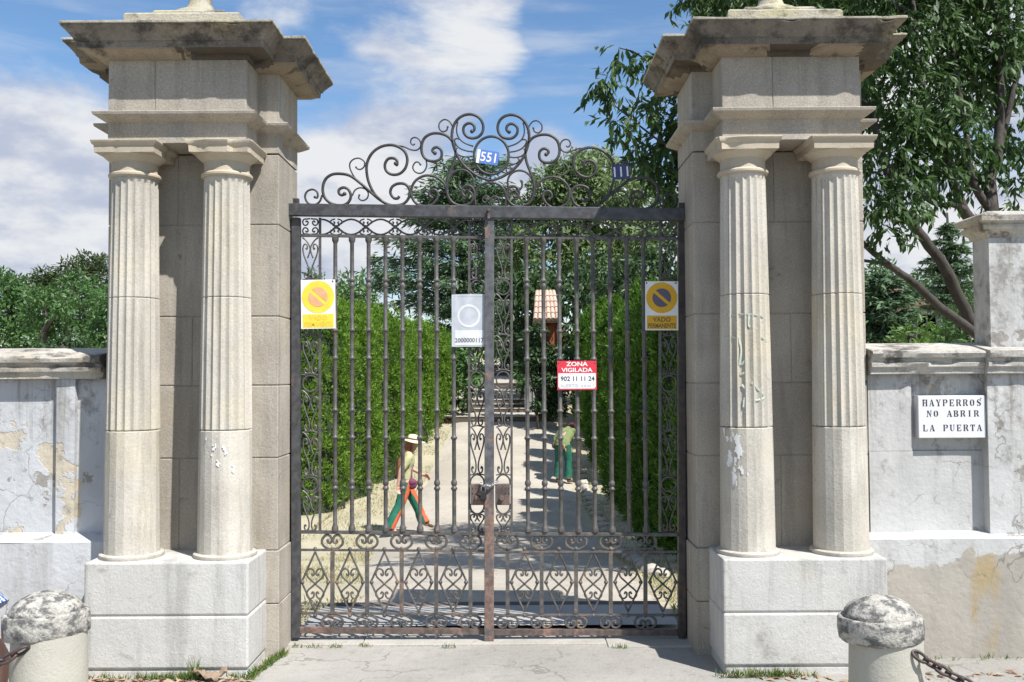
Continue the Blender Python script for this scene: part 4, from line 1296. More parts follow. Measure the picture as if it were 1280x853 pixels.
# stone notice on the wall: stencilled serif capitals
def stem(x, w=.26, s=.07): return [[(x,.02),(x+w,.02),(x+w,.98),(x,.98)], [(x-s,0),(x+w+s,0),(x+w+s,.07),(x-s,.07)], [(x-s,.93),(x+w+s,.93),(x+w+s,1),(x-s,1)]]
GL = {
 'H': stem(.05,.25)+stem(.70,.25)+[[(.36,.46),(.62,.46),(.62,.54),(.36,.54)]],
 'A': [[(.40,1),(.60,1),(.98,.03),(.68,.03)], [(.35,.86),(.41,.80),(.16,.03),(.08,.03)], [(0,0),(.28,0),(.28,.07),(0,.07)], [(.60,0),(1.05,0),(1.05,.07),(.60,.07)], [(.30,.30),(.52,.30),(.52,.37),(.30,.37)]],
 'Y': [[(.05,.95),(.35,.95),(.62,.48),(.42,.42)], [(.80,.95),(.90,.95),(.68,.50),(.63,.54)], [(.40,.02),(.66,.02),(.66,.40),(.40,.44)], [(-.02,.93),(.42,.93),(.42,1),(-.02,1)], [(.70,.93),(1.0,.93),(1.0,1),(.70,1)], [(.30,0),(.76,0),(.76,.07),(.30,.07)]],
 'P': stem(.08)+[[(.46,1),(.78,1),(.98,.86),(.98,.62),(.78,.46),(.46,.46),(.46,.53),(.66,.56),(.72,.66),(.72,.82),(.66,.92),(.46,.93)]],
 'E': stem(.08)+[[(.44,.93),(.90,.93),(.90,1),(.44,1)],[(.84,.74),(.90,.74),(.90,.93),(.80,.93)],[(.44,0),(.92,0),(.92,.07),(.44,.07)],[(.80,.07),(.92,.07),(.92,.28),(.86,.28)],[(.42,.47),(.66,.47),(.66,.53),(.42,.53)],[(.62,.38),(.68,.38),(.68,.62),(.62,.62)]],
 'R': stem(.06)+[[(.44,1),(.74,1),(.92,.86),(.92,.64),(.74,.50),(.44,.50),(.44,.57),(.62,.60),(.68,.68),(.68,.82),(.62,.92),(.44,.93)],[(.50,.46),(.74,.48),(.88,.24),(1.04,.04),(.78,0),(.66,.20)]],
 'O': [[(.44,1),(.22,.93),(.05,.72),(.05,.28),(.22,.07),(.44,0),(.44,.07),(.34,.22),(.32,.5),(.34,.78),(.44,.93)],[(.56,1),(.78,.93),(.95,.72),(.95,.28),(.78,.07),(.56,0),(.56,.07),(.66,.22),(.68,.5),(.66,.78),(.56,.93)]],
 'S': [[(.80,.98),(.86,.98),(.86,.70),(.80,.72),(.70,.90),(.50,.93),(.34,.84),(.34,.74),(.46,.66),(.70,.56),(.90,.42),(.92,.22),(.78,.05),(.50,0),(.50,.07),(.62,.12),(.66,.22),(.58,.34),(.30,.46),(.10,.60),(.10,.82),(.26,.97),(.50,1),(.70,.97)],[(.12,.02),(.18,.02),(.26,.12),(.44,.07),(.44,0),(.26,.04),(.18,.30),(.12,.30)]],
 'N': [[(.10,.05),(.18,.05),(.18,.95),(.10,.95)],[(.06,1),(.34,1),(.92,.05),(.78,0)],[(.82,.30),(.90,.30),(.90,.95),(.82,.95)],[(-.02,0),(.30,0),(.30,.07),(-.02,.07)],[(.70,.93),(1.02,.93),(1.02,1),(.70,1)]],
 'B': stem(.06)+[[(.44,1),(.72,1),(.88,.88),(.88,.66),(.74,.53),(.44,.53),(.44,.60),(.58,.62),(.63,.70),(.63,.84),(.58,.92),(.44,.93)],[(.44,.50),(.78,.48),(.96,.34),(.96,.14),(.78,0),(.44,0),(.44,.07),(.62,.10),(.68,.18),(.68,.34),(.60,.42),(.44,.43)]],
 'I': stem(.36), 'L': stem(.10)+[[(.46,0),(.92,0),(.92,.07),(.46,.07)],[(.82,.07),(.92,.07),(.92,.32),(.87,.32)]],
 'U': [[(.06,.95),(.32,.95),(.32,.26),(.40,.10),(.52,.07),(.52,0),(.30,.02),(.12,.14),(.06,.30)],[(.78,.95),(.86,.95),(.86,.28),(.76,.10),(.60,.0),(.60,.07),(.72,.16),(.78,.30)],[(-.02,.93),(.40,.93),(.40,1),(-.02,1)],[(.68,.93),(.96,.93),(.96,1),(.68,1)]],
 'T': stem(.37,.26)+[[(.04,.93),(.34,.93),(.34,1),(.04,1)],[(.66,.93),(.96,.93),(.96,1),(.66,1)],[(.04,.70),(.10,.70),(.16,.93),(.04,.93)],[(.90,.70),(.96,.70),(.96,.93),(.84,.93)]],
}
def stencil(mb, txt, x0, x1, z, h, y, gw):
    n = len(txt)
    for i, ch in enumerate(txt):
        if ch == ' ': continue
        xc = x0 + (x1-x0)*(i+.5)/n
        for q, poly in enumerate(GL[ch]):
            mb.prism([Vector((xc + (px-.5)*gw, 0, z + pz*h)) for px, pz in poly], (0, y-.0012-q*.00012, 0), (0, y+.002, 0))
d = 6.23
x0, x1, z0, z1 = rect(1147.5, 495, 1233, 547.5, d); y = d - DG; w, h = x1-x0, z1-z0
T = thing('stone_notice_plate', 'white stone plate with black capitals HAY PERROS on the damp wall', 'sign', ((x0+x1)/2, y, z0))
mb = MB(); mb.box(x0, x1, y, y+.075, z0, z1); mb.build('stone_plate', M['marble'], T, bevel=.004)
mb = MB()
stencil(mb, 'HAYPERROS', x0+w*.05, x1-w*.05, z0+h*.755, h*.155, y, w*.072)
stencil(mb, 'NO ABRIR', x0+w*.11, x1-w*.09, z0+h*.505, h*.145, y, w*.072)
stencil(mb, 'LA PUERTA', x0+w*.05, x1-w*.05, z0+h*.165, h*.15, y, w*.072)
mb.build('lettering', M['ink_black'], T)
for fx, fz in ((.09,.90),(.93,.93)): MB().ball((x0+w*fx, y+.001, z0+h*fz), .006, 8, 6, (1,.4,1)).build('screw', M['rust'], T)

# ------------------------------------------------------------------ foliage
def leaf_mesh(name, m, parent, P, D, Nn, L, Wd, rnd, fold=.25):
    """many single leaves: each a folded lozenge of its own position, direction and face"""
    P, D, Nn = np.asarray(P, np.float32), np.asarray(D, np.float32), np.asarray(Nn, np.float32)
    n = len(P)
    D = D/np.linalg.norm(D, axis=1, keepdims=True)
    S = np.cross(D, Nn); S /= np.maximum(np.linalg.norm(S, axis=1, keepdims=True), 1e-6)
    Nn = np.cross(S, D)
    L = np.broadcast_to(np.asarray(L, np.float32), (n,))[:, None]; Wd = np.broadcast_to(np.asarray(Wd, np.float32), (n,))[:, None]
    v = np.empty((n, 4, 3), np.float32)
    v[:, 0] = P
    v[:, 1] = P + D*L*.45 + S*Wd*.5 + Nn*Wd*fold
    v[:, 2] = P + D*L
    v[:, 3] = P + D*L*.45 - S*Wd*.5 + Nn*Wd*fold
    me = bpy.data.meshes.new(name)
    me.vertices.add(n*4); me.vertices.foreach_set('co', v.ravel())
    idx = np.arange(n, dtype=np.int32)[:, None]*4
    tri = np.concatenate([idx+0, idx+1, idx+2, idx+0, idx+2, idx+3], 1).ravel()
    me.loops.add(n*6); me.loops.foreach_set('vertex_index', tri)
    me.polygons.add(n*2)
    me.polygons.foreach_set('loop_start', np.arange(n*2, dtype=np.int32)*3)
    me.polygons.foreach_set('loop_total', np.full(n*2, 3, np.int32))
    at_ = me.attributes.new('rnd', 'FLOAT', 'FACE')
    at_.data.foreach_set('value', np.repeat(np.asarray(rnd, np.float32), 2))
    me.update(); me.validate()
    return link_mesh(name, me, m, parent)

def unit(n):
    u = rng.normal(size=(n, 3)); return u/np.linalg.norm(u, axis=1, keepdims=True)

def blob_leaves(blobs, per_m2, L, W, droop=.4, inner=.35, jit=.22):
    """leaves over lumpy balls of foliage: (x,y,z,r[,squash])"""
    Ps, Ds, Ns, Rn = [], [], [], []
    for bl in blobs:
        x, y, z, r = bl[:4]; sq = bl[4] if len(bl) > 4 else .85
        n = int(per_m2 * 4*PI*r*r)
        u = unit(n)
        # lumps on the surface, so that the outline is uneven
        k = unit(9)
        lump = np.max(u @ k.T, axis=1)
        rad = r*(.78 + .30*np.clip((lump-.75)/.25, -.6, 1)) * (1 - inner*rng.random(n)**2.2) + rng.normal(size=n)*r*jit*.35
        p = np.array([x, y, z]) + u*rad[:, None]*np.array([1, 1, sq])
        nn = u*1.0 + rng.normal(size=(n, 3))*.45 + np.array([0, 0, .35])
        dd = rng.normal(size=(n, 3))*.8 + u*.5 + np.array([0, 0, -droop*1.6])
        Ps.append(p); Ds.append(dd); Ns.append(nn); Rn.append(np.clip(rng.random(n)*.75 + rng.normal()*.08 + .12, 0, 1))
    P = np.concatenate(Ps); n = len(P)
    return P, np.concatenate(Ds), np.concatenate(Ns), L*(.65+.7*rng.random(n)), W*(.7+.6*rng.random(n)), np.concatenate(Rn)

def limb(mb, a, b, r0, r1, bend=.12, n=7):
    a, b = Vector(a), Vector(b); L = (b-a).length
    off = Vector((random.uniform(-1,1), random.uniform(-1,1), random.uniform(-.3,.6)))*L*bend
    pts = [a + (b-a)*(i/n) + off*math.sin(PI*i/n) for i in range(n+1)]
    mb.tube(pts, [r0+(r1-r0)*i/n for i in range(n+1)], 8)
    return pts

def leafy_tree(name, label, cat, pxblobs, d0, m, per, L, W, trunk_px, group, droop=.3, bark='bark', tr=.14, sq=.85, dj=1.2, size_px=None):
    """pxblobs: (px, py, r_px[, d]); surveyed with at() into real positions at their own distance"""
    bl = []
    for q in pxblobs:
        d = q[3] if len(q) > 3 else d0 + random.uniform(-dj, dj)
        p = at3(q[0], q[1], d); bl.append((p.x, p.y, p.z, q[2]*d/F, sq))
    base = at3(trunk_px, 470, d0); zg = gz(base.y)
    T = thing(name, label, cat, (base.x, base.y, zg), group)
    mb = MB()
    zc = max(zg + 1.0, min(b[2] for b in bl) + .3)
    top = Vector((base.x + random.uniform(-.2,.2), base.y, zc))
    limb(mb, (base.x, base.y, zg-.2), top, tr*1.25, tr*.85, .04)
    for b in bl: limb(mb, top, (b[0], b[1], b[2]), tr*.55, tr*.12, .10, 5)
    mb.build('trunk', M[bark], T, smooth=60)
    leaf_mesh('crown', M[m], T, *blob_leaves(bl, per, L, W, droop))
    return T

# --- the big broad-leaved tree behind the graffiti pier
T = thing('broadleaf_tree', 'large leaning broad-leaved tree with drooping glossy leaves behind the tall wall pillar', 'tree', tuple(at3(1320, 590, 10.9))[:2] + (0,))
mb = MB()
def lim_px(pts, r0, r1):
    P = [tuple(at3(x, y, d)) for x, y, d in pts]
    sp = smooth_path(P, 5); n = len(sp)
    mb.tube([Vector(p) + Vector((nz(i*.5, r0*50), nz(i*.5, 9+r0*50), 0))*.02 for i, p in enumerate(sp)], [r0+(r1-r0)*i/(n-1) for i in range(n)], 10)
lim_px([(1340,600,11.0),(1245,450,10.8),(1210,397,10.7),(1184,340,10.5),(1156,300,10.4),(1128,262,10.3),(1104,200,10.3),(1080,120,10.4),(1020,60,10.5),(940,90,10.5),(860,150,10.5)], .080, .018)
lim_px([(1330,520,10.8),(1228,425,10.5),(1180,388,10.4),(1146,357,10.3),(1112,332,10.2),(1076,302,10.2),(1010,240,10.3),(900,200,10.4)], .060, .018)
lim_px([(1122,340,10.2),(1102,330,10.2),(1074,325,10.2)], .022, .016)
lim_px([(1300,620,11.0),(1262,420,10.9),(1240,268,10.9),(1239,220,11),(1247,190,11),(1251,90,11),(1240,-30,11.1)], .095, .04)
lim_px([(1238,300,10.9),(1220,284,10.8),(1199,251,10.7),(1182,190,10.6),(1150,100,10.6),(1140,0,10.7)], .075, .03)
lim_px([(1206,262,10.7),(1190,256,10.6),(1168,255,10.5),(1140,235,10.4)], .04, .015)
lim_px([(1237,262,10.9),(1215,225,10.8),(1205,150,10.8),(1190,60,10.9)], .05, .025)
lim_px([(1245,200,11),(1265,120,11.1),(1290,20,11.2)], .045, .02)
lim_px([(1140,20,10.7),(1040,-40,10.8),(930,-30,10.7),(870,-15,10.6)], .035, .012)
lim_px([(880,190,10.4),(845,110,10.3),(800,70,10.2),(775,60,10.1)], .018, .006)
lim_px([(880,210,10.4),(830,180,10.3),(790,150,10.2),(765,130,10.1)], .016, .006)
mb.build('trunk', M['bark'], T, smooth=60)
B = [(1112,50,60,10.5),(1165,35,70,11),(1232,35,75,11.2),(1105,120,48,10.5),(1152,115,58,10.7),(1212,95,70,11.3),(1272,80,70,11.6),(1104,195,44,10.4),(1150,185,50,10.5),(1205,180,45,10.8),(1275,165,42,11.2),
     (1105,255,30,10.1),(1130,230,36,10.2),(1117,292,19,10),(1100,285,15,10),(1145,262,16,10),(1178,222,26,10.5),(1222,200,30,11),(1276,222,22,11.2),(1092,40,30,10.4),(1090,230,25,10.3),(1140,150,36,10.3),(1190,140,40,10.4),
     (1110,-40,80,11),(1180,-60,90,11.4),(1270,-50,90,11.6),(1020,-60,75,11),(910,-60,60,10.7),(880,-30,28,10.3),(925,-12,26,10.4),(905,2,15,10.3),(960,-5,25,10.4),(1045,2,34,10.6),(1000,-2,24,10.5),(1080,10,34,10.5),(860,-8,14,10.2),
     (805,80,20,10.1),(780,62,13,10.1),(832,125,30,10.3),(800,140,17,10.1),(772,75,8,10),(775,118,10,10),(765,150,9,10),(780,160,11,10),(832,185,34,10.5),(852,232,34,10.6),(822,222,24,10.5),(798,198,17,10.3),(870,150,50,10.6),
     (880,230,50,10.8),(790,175,13,10.2),(845,75,26,10.4),(760,100,6,10),(748,103,5,10),(880,60,30,10.5),(1225,262,12,10.9),(1265,255,12,11)]
for px, py, r, d in [(905,60,55,12.2),(960,20,60,12.6),(1020,90,60,12.4),(1070,30,60,12.8),(940,150,50,12.0),(1010,190,50,12.2),(1060,150,50,12.0),(900,-50,60,12.6),(1000,-60,60,13.2),(1100,-40,70,13.0),(1200,-30,70,13.2),(960,230,40,11.4),(1030,250,40,11.2),
                     (930,90,50,9.4),(1000,130,50,9.2),(1050,60,50,9.4),(985,30,50,9.2),(950,200,40,9.5),(1030,220,40,9.4),(1000,-50,60,9.3),(1090,-70,60,9.4),(920,-70,50,9.5),(1180,-90,60,9.6),
                     (900,0,45,13.8),(960,90,55,14.0),(1030,10,60,14.2),(980,180,45,13.6),(1060,100,50,13.8)]: B.append((px, py, r, d))
Ps, Ds, Ns, Rn = [], [], [], []
for px, py, r, d in B:
    if px > 1085 and py > -20: r *= .90
    c = np.array(at3(px, py, d)); rr = r*d/F
    # twigs: each carries a hanging spray of leaves
    nt_ = max(6, int((72 if px > 1085 or px < 870 else 80)*rr*rr*4*PI/2.2))
    for k in range(nt_):
        u = unit(1)[0]
        p0 = c + u*rr*(.35 + .62*rng.random())*np.array([1, 1, .9])
        nl = rng.integers(5, 11)
        tdir = u*.7 + rng.normal(size=3)*.35 + np.array([0, 0, -.75]); tdir /= np.linalg.norm(tdir)
        sh = rng.normal()*.12
        for j in range(nl):
            Ps.append(p0 + tdir*(.030*j) + rng.normal(size=3)*.012)
            dv = tdir*.7 + rng.normal(size=3)*.55 + np.array([0, 0, -.55])
            Ds.append(dv); Ns.append(u*.8 + rng.normal(size=3)*.5 + np.array([0,0,.6])); Rn.append(np.clip(.45 + sh + rng.normal()*.2, 0, 1))
n = len(Ps)
leaf_mesh('crown', M['leaf_big'], T, Ps, Ds, Ns, .095 + .070*rng.random(n), .033 + .020*rng.random(n), Rn, .16)
print('big tree leaves', n)

# --- trees and shrubs inside the garden, behind the gate
gt = 'garden trees seen through the gate'
leafy_tree('pale_tree', 'pale green rounded tree rising behind the plate with 111', 'tree',
    [(720,238,40),(690,232,30),(752,212,34),(785,240,40),(705,280,42),(765,285,50),(728,205,22),(668,262,26),(742,330,45),(698,335,36),(805,300,40),(655,300,22),(640,322,20),(770,340,40),(700,214,18)], 42, 'leaf_pale', 60, .30, .11, 722, gt, .35, tr=.2)
leafy_tree('dark_evergreen_tree', 'dark shady evergreen behind the bright yellow no-parking plate', 'tree',
    [(832,320,40),(795,350,40),(848,400,50),(845,270,32),(800,400,40),(760,390,34),(840,450,40)], 33, 'leaf_dark', 46, .26, .11, 830, gt, .5, tr=.15)
leafy_tree('dark_evergreen_tree', 'dark bushy evergreen behind the little tiled roof', 'tree',
    [(700,370,40),(655,400,34),(740,360,40),(640,440,30),(690,440,40),(660,355,30),(730,420,36)], 36, 'leaf_dark', 34, .30, .12, 690, gt, .3, tr=.2)
leafy_tree('shrub', 'bright green shrub at the top of the terraced steps', 'shrub', [(637,428,22),(652,445,15),(612,436,20),(630,405,22)], 50, 'leaf_lit', 34, .30, .12, 632, gt, .2, tr=.1)
leafy_tree('shrub', 'mid green shrub between the cypress hedge and the terraced steps', 'shrub', [(578,448,24),(568,470,20),(590,462,17),(583,490,13),(597,476,9),(586,506,9),(578,515,10)], 33, 'leaf_mid', 50, .24, .10, 588, gt, .2, tr=.08)
leafy_tree('shrub', 'dark little shrub beside the grey board fence by the steps', 'shrub', [(656,466,14),(650,484,8),(663,484,11),(646,470,7)], 34, 'leaf_mid', 60, .22, .09, 650, gt, .2, tr=.06)
leafy_tree('round_tree', 'far round-headed dark tree beside the hill above the faded yellow sign', 'tree', [(440,355,20),(425,366,15),(455,368,18),(440,385,22),(465,392,16)], 62, 'leaf_mid', 16, .42, .17, 440, gt, .1, tr=.2)
leafy_tree('round_tree', 'far pale tree right above the faded yellow sign', 'tree', [(392,345,12),(398,365,16),(410,385,18),(385,385,16)], 58, 'leaf_mid', 18, .40, .16, 400, gt, .1, tr=.15)
leafy_tree('round_tree', 'olive green tree in front of the far round-headed one, over the hedge', 'tree', [(430,400,24),(405,410,20),(455,410,20),(475,400,18)], 44, 'leaf_mid', 30, .30, .12, 430, gt, .1, tr=.15)
leafy_tree('shrub', 'light green pine shrub right of the gate centre post, under the pale tree', 'shrub', [(633,350,20),(622,372,20),(645,375,18),(630,395,18),(612,345,16)], 52, 'leaf_lit', 26, .34, .11, 630, gt, .1, tr=.12)

def cedar(name, label, tiers, d, m, trunk_px, top_py, group, leafL=.34, W=.09, dens=34, plate=.16):
    """layered conifer: tiers of flat drooping boughs; tiers: (py, left px, right px)"""
    ax, az = at(trunk_px, top_py, d); base = Vector((ax, d-DG, gz(d-DG)))
    T = thing(name, label, 'tree', tuple(base), group)
    mb = MB(); mb.tube([base - Vector((0,0,.3)), (base+Vector((ax,d-DG,az)))/2 + Vector((.05,0,0)), Vector((ax, d-DG, az))], [.34*d/40, .22*d/40, .03], 9)
    Ps, Ds, Ns, Rn = [], [], [], []
    for py, l, r in tiers:
        z = at(trunk_px, py, d)[1]
        nb = 9
        for k in range(nb):
            a = 2*PI*(k + rng.random()*.8)/nb
            ext = ((r - trunk_px) if math.cos(a) > 0 else (trunk_px - l))*d/F
            # towards and away from the camera the bough is as long as the mean of both sides
            mean = (r-l)/2*d/F
            ext = abs(math.cos(a))*ext + (1-abs(math.cos(a)))*mean
            ext *= .75 + .3*rng.random()
            if ext < .15: continue
            z1 = z + rng.normal()*.16*d/40
            start = Vector((ax, d-DG, z1 - ext*.10)); dirv = Vector((math.cos(a), math.sin(a), 0))
            end = start + dirv*ext + Vector((0,0, ext*(.10 + .08*rng.random())))
            mb.tube([start, (start+end)/2 + Vector((0,0,ext*.05)), end], [.05*d/40, .035*d/40, .012], 5)
            n = int(dens*ext*(.5+ext*.35)) + 8
            t = rng.random(n)**.75
            wid = ext*.30*np.sin(PI*np.clip(t*.85+.15, 0, 1))**.7
            s = rng.uniform(-1, 1, n)*wid
            p = np.array(start) + t[:, None]*(np.array(end)-np.array(start)) + s[:, None]*np.array([-math.sin(a), math.cos(a), 0])
            p[:, 2] += plate*rng.normal(size=n)*.6 - .25*np.abs(s)*.6 + ext*.05*np.sin(PI*t)
            Ps.append(p)
            Ds.append(np.array(dirv)*.7 + rng.normal(size=(n, 3))*np.array([.6,.6,.25]) + np.array([0,0,-.22]))
            Ns.append(np.array([0,0,1.0]) + rng.normal(size=(n, 3))*.45)
            Rn.append(np.clip(.35 + rng.normal(size=n)*.2 + rng.normal()*.12, 0, 1))
    mb.build('trunk', M['bark'], T, smooth=60)
    P = np.concatenate(Ps); n = len(P)
    leaf_mesh('crown', M[m], T, P, np.concatenate(Ds), np.concatenate(Ns), leafL*(.6+.8*rng.random(n)), W*(.7+.6*rng.random(n)), np.concatenate(Rn), .1)
    return T
cedar('cedar_tree', 'tall dark layered cedar rising behind the light blue plate with 551',
      [(205,560,612),(213,540,640),(226,556,628),(240,505,658),(249,512,650),(268,512,636),(288,497,634),(307,478,636),(325,464,642),(344,460,632),(365,464,630),(387,480,640),(408,508,640),(426,540,630)],
      40, 'leaf_cedar', 578, 200, gt, dens=62, W=.085, plate=.20)
cedar('cedar_tree', 'smaller light green cedar right of the tall dark one, behind the gate centre post',
      [(272,628,655),(286,618,662),(300,612,668),(315,606,672),(330,600,676),(346,596,680),(362,598,682),(380,600,684),(400,606,690),(420,612,690)], 49, 'leaf_mid', 640, 264, gt, .42, .13, 60)
cedar('conifer_tree', 'slim young conifer standing against the sky beside the tall wall pillar',
      [(272,1182,1188),(282,1176,1194),(292,1173,1200),(303,1164,1204),(314,1170,1212),(325,1155,1208),(336,1166,1222),(347,1152,1214),(358,1160,1222),(370,1150,1226),(384,1146,1226)], 34, 'leaf_cedar', 1184, 266, 'trees beyond the damp wall', .26, .07, 90, .06)
cedar('cedar_tree', 'broad blue-green cedar between the graffiti pier and the leaning tree',
      [(345,1080,1128),(356,1076,1140),(368,1070,1146),(380,1066,1150),(393,1064,1152),(406,1060,1156),(420,1060,1160),(434,1060,1160)], 30, 'leaf_cedar', 1100, 338, 'trees beyond the damp wall', .30, .09, 80, .10)
gw = 'trees beyond the damp wall'
leafy_tree('shrub', 'light green feathery shrub just above the coping of the damp wall', 'shrub', [(1150,418,22),(1130,428,20),(1170,425,18),(1145,440,25)], 17, 'leaf_lit', 130, .13, .05, 1148, gw, .1, tr=.04)
leafy_tree('shrub', 'dark leafy shrub below the slim conifer, next to the wall pillar', 'shrub', [(1200,400,22),(1215,420,22),(1185,420,20),(1220,380,14),(1205,440,24)], 14, 'leaf_mid', 150, .13, .055, 1205, gw, .3, tr=.04)
leafy_tree('round_tree', 'far dark round tree seen over the blue-green cedar', 'tree', [(1098,340,20),(1112,350,16),(1085,352,16),(1130,362,14)], 60, 'leaf_mid', 18, .42, .16, 1100, gw, .1, tr=.2)
leafy_tree('round_tree', 'far bushy tree behind the slim conifer', 'tree', [(1150,350,14),(1165,362,18),(1205,352,18),(1216,372,16),(1140,372,16),(1190,385,20)], 52, 'leaf_mid', 20, .38, .15, 1190, gw, .1, tr=.2)

gl = 'trees beyond the flaking wall'
leafy_tree('stone_pine', 'dark umbrella pine with the highest crown beyond the flaking wall', 'pine', [(110,328,20),(90,333,16),(128,330,20),(104,345,22),(132,350,24),(75,345,12)], 60, 'leaf_pine', 26, .36, .10, 112, gl, .0, tr=.25, sq=.6)
leafy_tree('stone_pine', 'lower olive pine left of the highest pine', 'pine', [(57,345,16),(68,350,15),(50,358,16),(75,365,18)], 58, 'leaf_pine', 28, .36, .10, 62, gl, .0, tr=.2, sq=.6)
leafy_tree('broadleaf_tree', 'bright mid green tree at the outer end of the flaking wall', 'tree', [(8,362,20),(28,375,20),(15,395,26),(38,400,22),(5,425,26),(35,430,24),(-15,385,30)], 44, 'leaf_mid', 48, .27, .11, 18, gl, .2, tr=.2)
leafy_tree('broadleaf_tree', 'loose green tree in the middle above the flaking wall coping', 'tree', [(55,372,18),(48,395,22),(70,400,20),(62,425,22),(80,385,15)], 40, 'leaf_mid', 62, .25, .10, 60, gl, .2, tr=.18)
leafy_tree('broadleaf_tree', 'mid green tree directly below the highest pine', 'tree', [(100,372,20),(90,395,20),(112,390,20),(105,415,22),(128,375,18)], 46, 'leaf_mid', 46, .28, .11, 100, gl, .2, tr=.18)
leafy_tree('broadleaf_tree', 'dark green tree touching the fluted column by the flaking wall', 'tree', [(128,405,22),(138,380,20),(120,430,18),(140,430,26),(150,400,25)], 38, 'leaf_mid', 60, .24, .10, 134, gl, .2, tr=.18)
leafy_tree('broadleaf_tree', 'low dark bush just above the flaking wall coping', 'shrub', [(85,428,18),(60,438,14),(100,440,16),(75,445,18)], 33, 'leaf_dark', 70, .22, .09, 82, gl, .2, tr=.1)
leafy_tree('broadleaf_tree', 'deep green tree filling the gap between the two pines', 'tree', [(85,362,18),(70,378,18),(95,350,14),(45,372,16),(118,362,16)], 55, 'leaf_mid', 34, .32, .13, 80, gl, .1, tr=.2)
leafy_tree('broadleaf_tree', 'far hazy tree farthest out on the skyline beyond the flaking wall', 'tree', [(20,352,14),(5,350,14),(34,356,12),(-12,352,16)], 75, 'leaf_mid', 20, .42, .16, 12, gl, .1, tr=.2)

# --- clipped cypress hedges along the path
def clumps(P, D, Nn, Rn, k=13, rad=.085):
    """every given point becomes a tuft of k small sprays fanning outwards and up"""
    n = len(P)
    Nn = Nn/np.linalg.norm(Nn, axis=1, keepdims=True)
    u = unit(n*k); Pk = np.repeat(P, k, 0); Nk = np.repeat(Nn, k, 0); size = np.repeat(.6+.8*rng.random(n), k)[:, None]
    o = u + Nk*.75 + np.array([0, 0, .35]); o /= np.linalg.norm(o, axis=1, keepdims=True)
    p = Pk + o*rad*size*(.25+.9*rng.random((n*k, 1)))
    d = o*.9 + np.array([0, 0, .45]) + rng.normal(size=(n*k, 3))*.25
    nn = Nk*.9 + o*.6 + rng.normal(size=(n*k, 3))*.4
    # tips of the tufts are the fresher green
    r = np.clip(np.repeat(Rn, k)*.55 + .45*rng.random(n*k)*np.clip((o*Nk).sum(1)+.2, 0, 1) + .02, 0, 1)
    return p, d, nn, r
